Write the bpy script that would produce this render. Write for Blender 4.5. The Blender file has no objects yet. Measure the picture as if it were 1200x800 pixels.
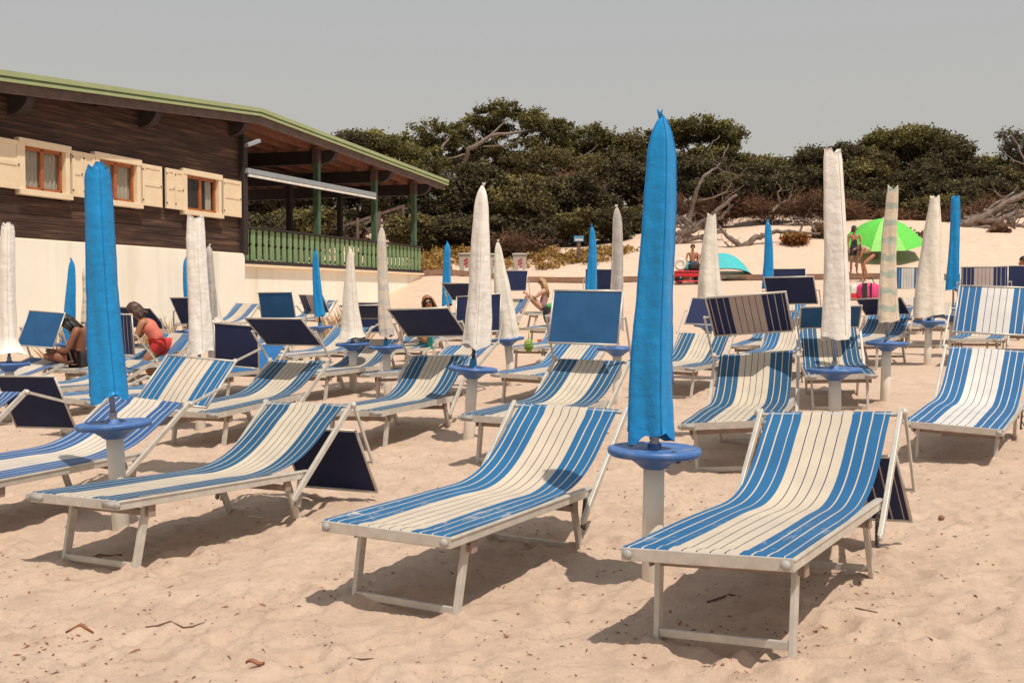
import bpy, math, random
import numpy as np
from mathutils import Vector, Matrix, Quaternion
R = math.radians
random.seed(4)
C = bpy.context.scene.collection
CAMZ = 1.45; F = 1300.0; HZ = 347.0

# ------------------------------------------------------------------ materials
MATS = {}
def nt(name, rough=.6, metallic=0.0, spec=.5):
    m = bpy.data.materials.new(name); m.use_nodes = True
    t = m.node_tree; b = t.nodes['Principled BSDF']
    b.inputs['Roughness'].default_value = rough; b.inputs['Metallic'].default_value = metallic
    b.inputs['Specular IOR Level'].default_value = spec
    return m, t, b
def coords(t, kind='Object', scale=(1,1,1)):
    c = t.nodes.new('ShaderNodeTexCoord'); mp = t.nodes.new('ShaderNodeMapping')
    mp.inputs['Scale'].default_value = scale
    t.links.new(c.outputs[kind], mp.inputs['Vector']); return mp.outputs['Vector']
def noise(t, vec, scale, detail=4, rough=.55):
    n = t.nodes.new('ShaderNodeTexNoise'); n.inputs['Scale'].default_value = scale
    n.inputs['Detail'].default_value = detail; n.inputs['Roughness'].default_value = rough
    t.links.new(vec, n.inputs['Vector']); return n.outputs['Fac']
def ramp(t, fac, stops, interp='LINEAR'):
    r = t.nodes.new('ShaderNodeValToRGB'); cr = r.color_ramp; cr.interpolation = interp
    while len(cr.elements) < len(stops): cr.elements.new(.5)
    for e, (p, c) in zip(cr.elements, stops):
        e.position = p; e.color = (*c, 1)
    t.links.new(fac, r.inputs['Fac']); return r.outputs['Color']
def mixc(t, fac, a, b, mode='MIX'):
    m = t.nodes.new('ShaderNodeMix'); m.data_type = 'RGBA'; m.blend_type = mode
    for s, v in ((0, fac), (6, a), (7, b)):
        if isinstance(v, (int, float)): m.inputs[s].default_value = v
        elif isinstance(v, tuple): m.inputs[s].default_value = (*v, 1)
        else: t.links.new(v, m.inputs[s])
    return m.outputs[2]
def bump(t, b, h, strength=.3, dist=.01):
    n = t.nodes.new('ShaderNodeBump'); n.inputs['Strength'].default_value = strength
    n.inputs['Distance'].default_value = dist
    t.links.new(h, n.inputs['Height']); t.links.new(n.outputs['Normal'], b.inputs['Normal'])
def simple(name, c1, c2=None, scale=8, rough=.6, metallic=0, bs=.2, bscale=None, bdist=.004, stretch=(1,1,1), spec=.5):
    m, t, b = nt(name, rough, metallic, spec)
    c2 = c2 or tuple(x*.75 for x in c1)
    v = coords(t, scale=stretch); n = noise(t, v, scale)
    t.links.new(ramp(t, n, [(.3, c2), (.7, c1)]), b.inputs['Base Color'])
    bump(t, b, noise(t, v, bscale or scale*6, 3), bs, bdist)
    MATS[name] = m; return m

def fabric(name, blue, cream, dark, wear=.0):
    m, t, b = nt(name, .62, 0, .3)
    uvn = t.nodes.new('ShaderNodeTexCoord'); sep = t.nodes.new('ShaderNodeSeparateXYZ')
    t.links.new(uvn.outputs['UV'], sep.inputs[0])
    s = []
    def L(p, w, c, back): s.append((p-w/2, c)); s.append((p+w/2, back))
    s.append((0.0, blue))
    for p in (.035, .122, .213): L(p, .011, cream, blue)
    s.append((.285, cream))
    for p in (.366, .450, .534, .618): L(p, .0085, dark, cream)
    s.append((.700, blue))
    for p in (.772, .863, .955): L(p, .011, cream, blue)
    col = ramp(t, sep.outputs[0], s, 'CONSTANT')
    v = coords(t); n = noise(t, v, 3.5, 5, .6)
    col = mixc(t, 1.0, col, ramp(t, n, [(.3, (.82,.82,.84)), (.7, (1.04,1.03,1.0))]), 'MULTIPLY')
    if wear:
        w = noise(t, coords(t, scale=(1,2.5,1)), 5.5, 6, .75)
        wf0 = ramp(t, w, [(.555, (0,0,0)), (.63, (wear,wear,wear))])
        ym = ramp(t, sep.outputs[1], [(.06, (0,0,0)), (.12, (1,1,1)), (.30, (.5,.5,.5)), (.42, (0,0,0))])
        wf = mixc(t, 1.0, wf0, ym, 'MULTIPLY')
        col = mixc(t, wf, col, tuple(min(1, c*.95+.02) for c in cream))
    t.links.new(col, b.inputs['Base Color'])
    vw = coords(t, 'UV', (260, 700, 1))
    wv = t.nodes.new('ShaderNodeTexVoronoi'); wv.inputs['Scale'].default_value = 1.0
    t.links.new(vw, wv.inputs['Vector']); bump(t, b, wv.outputs['Distance'], .12, .001)
    # a woven mesh lets a little light through
    tr = t.nodes.new('ShaderNodeBsdfTranslucent'); t.links.new(col, tr.inputs['Color'])
    mx = t.nodes.new('ShaderNodeMixShader'); mx.inputs[0].default_value = .07
    out = t.nodes['Material Output']
    t.links.new(b.outputs[0], mx.inputs[1]); t.links.new(tr.outputs[0], mx.inputs[2]); t.links.new(mx.outputs[0], out.inputs['Surface'])
    MATS[name] = m; return m
CREAM = (.66,.56,.44)
fabric('stripe_blue', (.024,.142,.325), CREAM, (.02,.028,.10), .0)
fabric('stripe_worn', (.022,.142,.32), CREAM, (.022,.03,.11), .85)
fabric('stripe_scuffed', (.024,.142,.325), CREAM, (.02,.028,.10), .35)
fabric('stripe_deep', (.022,.100,.205), (.64,.55,.43), (.014,.018,.05), .0)
fabric('stripe_indigo', (.036,.115,.30), (.68,.60,.50), (.022,.02,.09), .0)
fabric('stripe_shaded', (.014,.024,.085), (.46,.37,.33), (.01,.012,.03), .0)  # same striped fabric, with shade put into all its colours
fabric('stripe_white', (.030,.142,.33), (.72,.69,.65), (.03,.03,.13), .0)
def plainfab(name, c, c2, transl=.06):
    m, t, b = nt(name, .7, 0, .25)
    v = coords(t); n = noise(t, v, 5, 5)
    col = ramp(t, n, [(.3, c2), (.7, c)]); t.links.new(col, b.inputs['Base Color'])
    bump(t, b, noise(t, v, 300, 2), .15, .001)
    tr = t.nodes.new('ShaderNodeBsdfTranslucent'); t.links.new(col, tr.inputs['Color'])
    mx = t.nodes.new('ShaderNodeMixShader'); mx.inputs[0].default_value = transl
    t.links.new(b.outputs[0], mx.inputs[1]); t.links.new(tr.outputs[0], mx.inputs[2]); t.links.new(mx.outputs[0], t.nodes['Material Output'].inputs['Surface'])
    MATS[name] = m
plainfab('navy', (.026,.105,.245), (.020,.085,.20), .03)
plainfab('navy_shaded', (.022,.030,.085), (.016,.022,.066), .0)  # the navy fabric again, its shaded look put into the colour
plainfab('mesh_blue', (.030,.165,.40), (.025,.13,.33), .12)
simple('alu', (.64,.59,.52), (.50,.46,.405), 14, .45, .25, .1, 60, .001)
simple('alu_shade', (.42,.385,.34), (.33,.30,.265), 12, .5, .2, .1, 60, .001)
simple('grey_cap', (.40,.38,.35), (.32,.30,.28), 20, .6, 0, .1)
simple('dark_metal', (.10,.095,.09), (.06,.055,.05), 30, .6, .3, .3)
simple('brown_tube', (.36,.27,.22), (.26,.19,.155), 9, .6, .1, .2)
simple('pipe', (.84,.77,.67), (.68,.60,.50), 5, .42, 0, .15, 40, .002)
simple('tray', (.040,.15,.42), (.030,.115,.34), 5, .34, 0, .15, 30, .002)
tm = MATS['tray']; tt_ = tm.node_tree; tb_ = tt_.nodes['Principled BSDF']; lk = tb_.inputs['Base Color'].links[0].from_socket
tt_.links.new(mixc(tt_, ramp(tt_, noise(tt_, coords(tt_), 9, 6, .75), [(.48, (.04,.04,.04)), (.70, (.42,.42,.42))]), lk, (.36,.36,.42)), tb_.inputs['Base Color'])
tt_.links.new(ramp(tt_, noise(tt_, coords(tt_), 14, 4), [(.3, (.35,.35,.35)), (.7, (.6,.6,.6))]), tb_.inputs['Roughness'])
simple('steel_pole', (.46,.44,.42), (.36,.34,.32), 10, .38, .5, .1)
simple('wood_pole', (.11,.075,.065), (.06,.04,.04), 18, .6, 0, .2, stretch=(1,1,.2))
simple('joint_blue', (.01,.22,.40), (.01,.16,.31), 12, .45)

def cloth(name, c, c2, rough=.55, patt=None):
    m, t, b = nt(name, rough, 0, .4)
    v = coords(t); n = noise(t, v, 6, 5)
    col = ramp(t, n, [(.25, c2), (.7, c)])
    if patt:
        p = noise(t, coords(t, scale=(1,1,1.6)), 9, 5, .7)
        z = t.nodes.new('ShaderNodeTexWave'); z.bands_direction = 'Z'; z.inputs['Scale'].default_value = 1.7
        z.inputs['Distortion'].default_value = 3.0; z.inputs['Detail'].default_value = 5; z.inputs['Detail Scale'].default_value = 6; z.inputs['Detail Roughness'].default_value = .75
        t.links.new(v, z.inputs['Vector'])
        mk = t.nodes.new('ShaderNodeMath'); mk.operation = 'MULTIPLY_ADD'
        t.links.new(p, mk.inputs[0]); mk.inputs[1].default_value = .5; t.links.new(z.outputs['Fac'], mk.inputs[2])
        f = ramp(t, mk.outputs[0], [(.90, (0,0,0)), (1.0, (.85,.85,.85))])
        col = mixc(t, f, col, patt)
    t.links.new(col, b.inputs['Base Color'])
    ad = t.nodes.new('ShaderNodeMath'); ad.operation = 'ADD'
    t.links.new(noise(t, coords(t, scale=(1,1,1.9)), 11, 3, .5), ad.inputs[0])
    t.links.new(noise(t, coords(t, scale=(1,1,.35)), 14, 2, .4), ad.inputs[1])
    ad2 = t.nodes.new('ShaderNodeMath'); ad2.operation = 'ADD'; t.links.new(ad.outputs[0], ad2.inputs[0])
    ms = t.nodes.new('ShaderNodeMath'); ms.operation = 'MULTIPLY'; ms.inputs[1].default_value = 2.2; t.links.new(noise(t, coords(t, scale=(1.3,1.3,.8)), 7, 3, .5), ms.inputs[0]); t.links.new(ms.outputs[0], ad2.inputs[1])
    bump(t, b, ad2.outputs[0], .30, .022)
    MATS[name] = m
cloth('cover_blue', (.008,.265,.60), (.006,.22,.52), .45)
cloth('cover_white', (.86,.80,.73), (.78,.72,.64), .55)
cloth('cover_cream', (.79,.72,.62), (.69,.61,.51), .6)
cloth('cover_grey', (.48,.44,.41), (.34,.31,.29), .7)
cloth('cover_pattern', (.72,.59,.45), (.62,.50,.38), .6, (.36,.43,.36))
cloth('cover_patch', (.68,.57,.46), (.58,.48,.38), .6, (.50,.46,.43))
simple('seam_blue', (.007,.20,.50), rough=.6)
simple('seam_white', (.76,.68,.59), rough=.6)

# ------------------------------------------------------------------ geometry helpers
class MB:
    def __init__(s): s.v = []; s.f = []; s.uv = []; s.col = []
    def add(s, vs, fs, uvs=None):
        o = len(s.v); s.v += [tuple(p) for p in vs]
        for i, f in enumerate(fs):
            s.f.append(tuple(o+k for k in f)); s.uv.append(uvs[i] if uvs else None)
    def box(s, c, size, M=None):
        hx, hy, hz = [a/2 for a in size]
        vs = [Vector((x, y, z)) for x in (-hx, hx) for y in (-hy, hy) for z in (-hz, hz)]
        if M is not None: vs = [M @ p for p in vs]
        vs = [p+Vector(c) for p in vs]
        s.add(vs, [(0,1,3,2),(4,6,7,5),(0,4,5,1),(2,3,7,6),(0,2,6,4),(1,5,7,3)])
    def bar(s, a, b, w, h, up=(0,0,1), e=0):
        """box section bar from a to b: w across, h along 'up'"""
        a = Vector(a); b = Vector(b); d = (b-a); L = d.length; d.normalize()
        up = Vector(up); side = d.cross(up)
        if side.length < 1e-4: side = d.cross(Vector((1,0,0)))
        side.normalize(); up2 = side.cross(d).normalized()
        M = Matrix((d, side, up2)).transposed()
        s.box((a+b)/2, (L+2*e, w, h), M)
    def tube(s, pts, rad, n=8, caps=True):
        pts = [Vector(p) for p in pts]; rr = rad if isinstance(rad, (list, tuple)) else [rad]*len(pts)
        vs = []; fs = []; prev = None
        for i, p in enumerate(pts):
            d = (pts[min(i+1, len(pts)-1)]-pts[max(i-1, 0)]).normalized()
            if prev is None:
                a = d.orthogonal().normalized()
            else:
                a = prev-d*prev.dot(d); a = a.normalized() if a.length > 1e-5 else d.orthogonal().normalized()
            prev = a; b = d.cross(a)
            for k in range(n):
                t = 2*math.pi*k/n; vs.append(p+(a*math.cos(t)+b*math.sin(t))*rr[i])
        for i in range(len(pts)-1):
            for k in range(n):
                k2 = (k+1) % n; fs.append((i*n+k, i*n+k2, (i+1)*n+k2, (i+1)*n+k))
        if caps: fs.append(tuple(range(n-1, -1, -1))); fs.append(tuple((len(pts)-1)*n+k for k in range(n)))
        s.add(vs, fs)
    def lathe(s, prof, c=(0,0,0), n=24):
        vs = []; fs = []
        for r, z in prof:
            for k in range(n):
                t = 2*math.pi*k/n; vs.append((c[0]+r*math.cos(t), c[1]+r*math.sin(t), c[2]+z))
        for i in range(len(prof)-1):
            for k in range(n):
                k2 = (k+1) % n; fs.append((i*n+k, i*n+k2, (i+1)*n+k2, (i+1)*n+k))
        fs.append(tuple(range(n-1, -1, -1))); fs.append(tuple((len(prof)-1)*n+k for k in range(n)))
        s.add(vs, fs)
    def ball(s, c, r, n=10, m=7, M=None):
        rx, ry, rz = (r, r, r) if isinstance(r, (int, float)) else r
        vs = []; fs = []
        for i in range(m+1):
            ph = math.pi*i/m
            for k in range(n):
                t = 2*math.pi*k/n
                p = Vector((rx*math.sin(ph)*math.cos(t), ry*math.sin(ph)*math.sin(t), rz*math.cos(ph)))
                if M is not None: p = M @ p
                vs.append(p+Vector(c))
        for i in range(m):
            for k in range(n):
                k2 = (k+1) % n; fs.append((i*n+k, (i+1)*n+k, (i+1)*n+k2, i*n+k2))
        s.add(vs, fs)
    def prism(s, poly, y0, y1):
        """polygon in xz extruded along y"""
        n = len(poly); vs = [(x, y0, z) for x, z in poly]+[(x, y1, z) for x, z in poly]
        fs = [tuple(range(n)), tuple(range(2*n-1, n-1, -1))]+[(i, n+i, n+(i+1) % n, (i+1) % n) for i in range(n)]
        s.add(vs, fs)
    def grid(s, P, uvf=None):
        nu = len(P); nv = len(P[0]); vs = [p for row in P for p in row]; fs = []; uv = []
        for i in range(nu-1):
            for j in range(nv-1):
                fs.append((i*nv+j, (i+1)*nv+j, (i+1)*nv+j+1, i*nv+j+1))
                uv.append([(j/(nv-1), i/(nu-1)), (j/(nv-1), (i+1)/(nu-1)), ((j+1)/(nv-1), (i+1)/(nu-1)), ((j+1)/(nv-1), i/(nu-1))])
        s.add(vs, fs, uv)
    def mesh(s, name, smooth=False):
        me = bpy.data.meshes.new(name); me.from_pydata(s.v, [], s.f)
        if any(u is not None for u in s.uv):
            l = me.uv_layers.new(name='UVMap'); i = 0
            for f, u in zip(s.f, s.uv):
                for k in range(len(f)):
                    l.data[i].uv = u[k] if u else (0, 0); i += 1
        if smooth: me.polygons.foreach_set('use_smooth', [True]*len(me.polygons))
        me.update(); return me
def obj(name, mb, mat, parent=None, smooth=False, bevel=0, loc=None):
    me = mb.mesh(name, smooth) if isinstance(mb, MB) else mb
    if mat is not None and not me.materials: me.materials.append(MATS[mat] if isinstance(mat, str) else mat)
    o = bpy.data.objects.new(name, me); C.objects.link(o)
    if parent is not None: o.parent = parent
    if loc is not None: o.location = loc
    if bevel:
        b = o.modifiers.new('bevel', 'BEVEL'); b.width = bevel; b.segments = 2; b.limit_method = 'ANGLE'
        b.harden_normals = False
    return o
def tag(o, label, cat, group=None, kind=None):
    if label: o['label'] = label
    if cat: o['category'] = cat
    if group: o['group'] = group
    if kind: o['kind'] = kind
    return o
def thing(name, label, cat, loc=(0,0,0), rotz=0, group=None, M=None):
    o = bpy.data.objects.new(name, None); C.objects.link(o); o.empty_display_size = .2
    if M is not None: o.matrix_world = M
    else: o.location = loc; o.rotation_euler = (0, 0, rotz)
    return tag(o, label, cat, group)
def PX(px, Y): return (px-600)/F*Y
def PZ(py, Y): return CAMZ+(HZ-py)/F*Y
def AT(px, py, Y): return Vector((PX(px, Y), Y, PZ(py, Y)))

# ------------------------------------------------------------------ value noise
_rng = np.random.RandomState(11); _T = _rng.rand(256, 256)
def vnoise(x, y):
    xi = np.floor(x).astype(int); yi = np.floor(y).astype(int); fx = x-xi; fy = y-yi
    fx = fx*fx*fx*(fx*(fx*6-15)+10); fy = fy*fy*fy*(fy*(fy*6-15)+10)
    a = _T[xi % 256, yi % 256]; b = _T[(xi+1) % 256, yi % 256]; c = _T[xi % 256, (yi+1) % 256]; d = _T[(xi+1) % 256, (yi+1) % 256]
    return (a*(1-fx)+b*fx)*(1-fy)+(c*(1-fx)+d*fx)*fy-.5
def fbm(x, y, o=4, g=.5):
    s = 0; a = 1
    for i in range(o):
        s = s+a*vnoise(x*2**i+17.3*i, y*2**i+5.1*i); a *= g
    return s
def sm(t): t = np.clip(t, 0, 1); return t*t*(3-2*t)
_KX = [-50, 5, 20, 34, 38, 43, 46, 49, 52, 60, 70, 100, 300]
_KZ = [0, 0, .36, .88, 1.15, 1.85, 2.12, 3.0, 3.95, 5.2, 6.4, 7.7, 8.5]
def Gs(x, y):
    x = np.asarray(x, float); y = np.asarray(y, float)
    near = .0266*np.clip(x, -6, 8)*(1-sm((y-14)/20))
    yy = y+.3*np.clip(x, 0, 14)*sm((y-24)/14)
    z = near+np.interp(yy, _KX, _KZ)
    z = z+.75*np.exp(-(((x+3.0)/3.2)**2+((y-39.5)/4.5)**2))
    z = z+.9*fbm(x*.11, y*.11, 3)*sm((yy-47)/8)
    return z
def G(x, y): return float(Gs(x, y))

# ------------------------------------------------------------------ sand
def axis(lo, hi, c0, c1, d, gr):
    a = list(np.arange(c0, c1, d)); x = c1; s = d
    while x < hi: a.append(x); s *= gr; x += s
    x = c0; s = d
    while x > lo: s *= gr; x -= s; a.insert(0, x)
    return np.array(a)
POSES = {"R": [0.761, 4.236, 1.041, 0.729, -1.249, 2.242, 0.024, -0.011, 0.035], "C": [-0.577, 4.958, 1.074, 0.738, -1.396, 1.571, -0.008, -0.018, -0.022], "L": [-2.341, 5.882, 1.047, 0.743, -1.125, 2.041, -0.028, -0.043, 0.013], "D": [3.34, 8.396, 1.043, 0.751, 0.806, 0.953, -0.076, 0.041, -0.05], "L5": [-3.559, 6.712, 1.192, 0.567, 0.24, 0.735, -0.025, -0.014, -0.071], "L6": [-4.996, 7.189, 1.154, 0.594, -0.306, 1.976, -0.006, -0.003, 0.012], "L7": [-2.999, 10.177, 1.203, 0.533, 2.295, 2.472, -0.05, 0.021, -0.015], "L8": [-1.463, 9.832, 1.17, 0.744, 2.234, 2.51, -0.064, -0.01, 0.016], "L9": [-0.087, 8.599, 1.134, 0.575, 1.987, 1.288, 0.013, -0.001, -0.027], "L10": [0.077, 12.871, 1.134, 0.47, 1.571, 0.0, -0.061, 0.0, -0.04], "L11": [0.243, 17.003, 1.15, 0.733, 1.571, 0.0, -0.037, -0.003, -0.006], "L12": [0.54, 21.804, 1.05, 0.733, 1.571, 0.0, -0.014, 0.009, -0.006], "L13": [1.623, 8.141, 1.235, 0.711, 2.209, 2.357, 0.001, 0.008, 0.062], "L14": [1.787, 13.015, 1.161, 0.599, 0.696, 0.754, -0.035, -0.022, -0.047], "L15": [3.523, 16.119, 1.128, 0.733, 1.571, 0.0, -0.009, 0.029, 0.003], "L16": [3.462, 11.613, 1.358, 0.75, 2.801, 2.571, -0.02, 0.015, 0.013], "L17": [4.898, 15.895, 0.946, 0.705, 3.008, 2.551, 0.019, 0.045, 0.028], "L18": [7.4, 20.0, 0.968, 0.733, 1.571, 0, 0, 0, 0], "L27": [-2.666, 13.797, 1.137, 0.633, 2.08, 2.748, -0.064, -0.012, 0.007], "L28": [-1.42, 12.804, 1.088, 0.453, 1.1, 1.35, -0.008, -0.019, 0.053], "L29": [-2.321, 16.695, 1.107, 0.348, 1.571, 0.0, -0.023, -0.024, 0.004], "L30": [-3.504, 16.334, 1.074, 0.603, 0.3, 1.4, -0.014, 0.002, -0.002], "L33": [-4.441, 11.054, 1.081, 0.544, 0.269, 1.618, -0.017, -0.014, -0.06], "L34": [-3.882, 13.731, 1.387, 0.553, 1.571, 0.0, -0.042, -0.03, -0.035], "L35": [-4.579, 17.89, 1.233, 0.722, 2.534, 1.746, -0.001, 0.002, 0.009], "L36": [-7.084, 24.13, 1.046, 0.732, 1.571, 0.0, -0.0, -0.0, 0.003], "L37": [-5.345, 25.434, 1.178, 0.72, 3.275, 2.132, -0.001, 0.003, -0.013], "L38": [-6.367, 16.721, 1.044, 0.429, 1.518, 2.062, -0.026, -0.02, 0.015], "L39": [-6.608, 15.736, 1.159, 0.366, 1.901, 2.424, -0.031, -0.016, -0.018], "L40": [-5.798, 12.154, 0.995, 0.42, 2.301, 1.629, -0.027, -0.015, -0.02], "L42": [-7.184, 13.239, 1.114, 0.345, 1.975, 1.178, -0.032, -0.021, -0.03], "L43": [-5.85, 14.6, 1.047, 0.733, 1.571, 0, 0, 0, 0]}
def make_sand():
    xs = axis(-170, 170, -3.4, 3.4, .022, 1.022); ys = axis(-20, 260, 3.2, 7.6, .022, 1.018)
    X, Y = np.meshgrid(xs, ys, indexing='ij'); Z = Gs(X, Y)
    fade = 1/(1+np.maximum(0, Y-9)*.10)
    n = .030*fbm(X*1.1, Y*1.1, 2)+.011*fbm(X*4.6+9, Y*4.6, 4, .65)
    n += .0105*fbm(X*17, Y*17+3, 3, .7)+.014*np.maximum(0, fbm(X*2.1+40, Y*2.1, 2))*fbm(X*22, Y*22, 2, .7)*3
    Z = Z+n*np.maximum(fade, .35)
    r = np.random.RandomState(5)
    for i in range(1500):
        y = 3.0+r.rand()**1.5*15; x = (r.rand()-.5)*y*1.15
        a = r.rand()*math.pi; L = .09+.05*r.rand(); W = .045+.02*r.rand(); dp = .014+.020*r.rand()
        ix0, ix1 = np.searchsorted(xs, (x-.3, x+.3)); iy0, iy1 = np.searchsorted(ys, (y-.3, y+.3))
        if ix1 <= ix0 or iy1 <= iy0: continue
        sx = X[ix0:ix1, iy0:iy1]-x; sy = Y[ix0:ix1, iy0:iy1]-y
        u = (sx*math.cos(a)+sy*math.sin(a))/L; v = (-sx*math.sin(a)+sy*math.cos(a))/W
        q = u*u+v*v
        Z[ix0:ix1, iy0:iy1] += -dp*.6*np.exp(-q*1.2)+dp*.38*np.exp(-(np.sqrt(q)-1.5)**2*5)
    def mound(x, y, h, rr, seed):
        ix0, ix1 = np.searchsorted(xs, (x-.35, x+.35)); iy0, iy1 = np.searchsorted(ys, (y-.35, y+.35))
        sx = X[ix0:ix1, iy0:iy1]-x; sy = Y[ix0:ix1, iy0:iy1]-y; d = np.sqrt(sx*sx+sy*sy); an = np.arctan2(sy, sx)
        w_ = rr*(1+.35*np.sin(2*an+seed)+.2*np.sin(3*an+seed*2))
        Z[ix0:ix1, iy0:iy1] += h*np.exp(-((d-.035)/w_)**2)*(1+1.2*fbm(X[ix0:ix1, iy0:iy1]*18, Y[ix0:ix1, iy0:iy1]*18, 2))
    for q, k in enumerate(('R', 'C', 'L', 'D', 'L5', 'L6', 'L7', 'L8', 'L9', 'L13')):
        px_, py_, a_ = POSES[k][:3]
        for lx, ly in ((.15, .28), (.15, -.28), (1.51, .28), (1.51, -.28)):
            mound(px_+lx*math.cos(a_)+ly*math.sin(a_), py_+lx*math.sin(a_)-ly*math.cos(a_), .022+.012*r.rand(), .055, q+lx+ly)
    for ux, uy in ((.69, 5.41), (-2.44, 6.87), (-.4, 10.2), (2.72, 9.3), (4.08, 12.1)): mound(ux, uy, .03, .09, ux)
    nx, ny = len(xs), len(ys)
    co = np.stack([X, Y, Z], -1).reshape(-1, 3).astype(np.float32)
    I = np.arange(nx*ny).reshape(nx, ny)
    q = np.stack([I[:-1, :-1], I[1:, :-1], I[1:, 1:], I[:-1, 1:]], -1).reshape(-1, 4)
    me = bpy.data.meshes.new('sand'); me.vertices.add(len(co)); me.vertices.foreach_set('co', co.ravel())
    me.loops.add(q.size); me.loops.foreach_set('vertex_index', q.ravel().astype(np.int32))
    me.polygons.add(len(q)); me.polygons.foreach_set('loop_start', (np.arange(len(q))*4).astype(np.int32))
    me.polygons.foreach_set('use_smooth', np.ones(len(q), bool)); me.update(); me.validate()
    m, t, b = nt('sand', .9, 0, .15)
    v = coords(t)
    big = noise(t, v, .35, 3); mid = noise(t, v, 3.2, 6, .65); fine = noise(t, v, 32, 6, .75); grain = noise(t, v, 220, 3, .7)
    col = ramp(t, mid, [(.28, (.59,.42,.315)), (.5, (.745,.55,.42)), (.72, (.80,.605,.47))])
    col = mixc(t, ramp(t, big, [(.35, (0,0,0)), (.65, (.55,.55,.55))]), col, (.76,.555,.42))
    col = mixc(t, 1.0, col, ramp(t, fine, [(.28, (.80,.76,.73)), (.46, (.98,.97,.96)), (.75, (1.05,1.05,1.04))]), 'MULTIPLY')
    # dark red-brown litter ground into the sand
    li = noise(t, v, 38, 3, .6); patch = noise(t, v, 1.7, 4, .6)
    mul = t.nodes.new('ShaderNodeMath'); mul.operation = 'MULTIPLY'
    t.links.new(ramp(t, li, [(.63, (0,0,0)), (.70, (1,1,1))]), mul.inputs[0]); t.links.new(ramp(t, patch, [(.42, (0,0,0)), (.62, (.8,.8,.8))]), mul.inputs[1])
    col = mixc(t, mul.outputs[0], col, (.36,.18,.11))
    t.links.new(col, b.inputs['Base Color'])
    ad = t.nodes.new('ShaderNodeMath'); ad.operation = 'MULTIPLY_ADD'
    t.links.new(fine, ad.inputs[0]); ad.inputs[1].default_value = 1.6; t.links.new(grain, ad.inputs[2])
    bump(t, b, ad.outputs[0], .75, .018)
    o = bpy.data.objects.new('ground', me); me.materials.append(m); C.objects.link(o); o['kind'] = 'structure'
    return xs, ys, Z
XS, YS, ZS = make_sand()
def GZ(x, y):
    i = min(max(int(np.searchsorted(XS, x))-1, 0), len(XS)-2); j = min(max(int(np.searchsorted(YS, y))-1, 0), len(YS)-2)
    u = (x-XS[i])/(XS[i+1]-XS[i]); v = (y-YS[j])/(YS[j+1]-YS[j])
    return float((ZS[i, j]*(1-u)+ZS[i+1, j]*u)*(1-v)+(ZS[i, j+1]*(1-u)+ZS[i+1, j+1]*u)*v)

# ------------------------------------------------------------------ sun loungers
W = .351; HF = .417; HH = .390; LB = 1.48; PVX, PVZ = 1.49, .375
def bz(x): return HF+(HH-HF)*x/LB
_cache = {}
def cached(key, fn):
    if key not in _cache: _cache[key] = fn()
    return _cache[key]
def m_frame(near):
    mb = MB(); r = .030; h = .052
    for s in (-1, 1):
        mb.bar((.0, s*(W-r/2), bz(0)-h/2), (LB+.02, s*(W-r/2), bz(LB)-h/2), r, h)
        if near:   # outer lip of the extruded rail
            mb.bar((.0, s*(W+.003), bz(0)-.008), (LB+.018, s*(W+.003), bz(LB)-.008), .006, .010)
    mb.bar((.0155, -W+r+.001, bz(0)-h/2), (.0155, W-r-.001, bz(0)-h/2), .031, h)
    mb.bar((.30, -W+r+.001, bz(.3)-.04), (.30, W-r-.001, bz(.3)-.04), .022, .022)
    mb.bar((LB-.09, -W+r+.001, bz(LB)-.04), (LB-.09, W-r-.001, bz(LB)-.04), .022, .022)
    return mb
def m_leg(s, rear):
    mb = MB()
    if not rear: top = (.245, s*.288, bz(.24)-.045); bot = (.150, s*.279, -.05)
    else: top = (1.345, s*.300, bz(1.34)-.045); bot = (1.512, s*.284, -.05)
    mb.bar(top, bot, .024, .046, up=(1, 0, .1))
    return mb
def m_stretch(rear):
    mb = MB(); x = 1.50 if rear else .157
    mb.bar((x, -.267, .040), (x, .267, .040), .018, .034)
    return mb
def m_beam(rear):
    mb = MB(); x = 1.33 if rear else .245
    mb.bar((x, -.318, bz(x)-.098), (x, .318, bz(x)-.098), .030, .036)
    for s in (-1, 1): mb.bar((x, s*.325, bz(x)-.052), (x, s*.325, bz(x)-.120), .05, .012, up=(0, 1, 0))
    return mb
def m_back(be):
    mb = MB(); c, s_ = math.cos(be), math.sin(be)
    for s in (-1, 1):
        mb.bar((PVX-.215*c, s*.371, PVZ-.215*s_), (PVX+.600*c, s*.371, PVZ+.600*s_), .024, .036, up=(-s_, 0, c))
    bx, bzz = PVX+.585*c, PVZ+.585*s_
    for s in (-1, 1): mb.ball((PVX-.215*c, s*.371, PVZ-.215*s_), (.020, .014, .020), 8, 6)
    mb.tube([(bx-.012, -.358, bzz-.012), (bx-.012, .358, bzz-.012)], .011, 8)
    return mb
def m_bracket(be, sd):
    mb = MB(); c, s_ = math.cos(be), math.sin(be)
    for s in (sd,):
        mb.bar((PVX-.06, s*.340, PVZ-.03), (PVX-.10, s*.340, PVZ-.20), .012, .030, up=(1, 0, 0))
        mb.bar((PVX-.035, s*.336, PVZ-.05), (PVX-.068, s*.336, PVZ-.215), .010, .014, up=(1, 0, 0))
        for k in (0, .05, .10, .15): mb.ball((PVX-.062-.03*k/.15, s*.346, PVZ-.05-k), .009, 6, 5)
    return mb
def m_cap(round_, sd):
    mb = MB()
    if round_:
        for s in (sd,): mb.ball((-.006, s*(W-.030), bz(0)-.026), (.017, .021, .021), 12, 8)
    else:
        for s in (sd,):
            mb.bar((-.006, s*(W+.004), bz(0)-.024), (-.006, s*(W-.105), bz(0)-.024), .022, .032)
            mb.ball((-.006, s*(W+.002), bz(0)-.024), (.016, .020, .019), 10, 7)
    return mb
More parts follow.
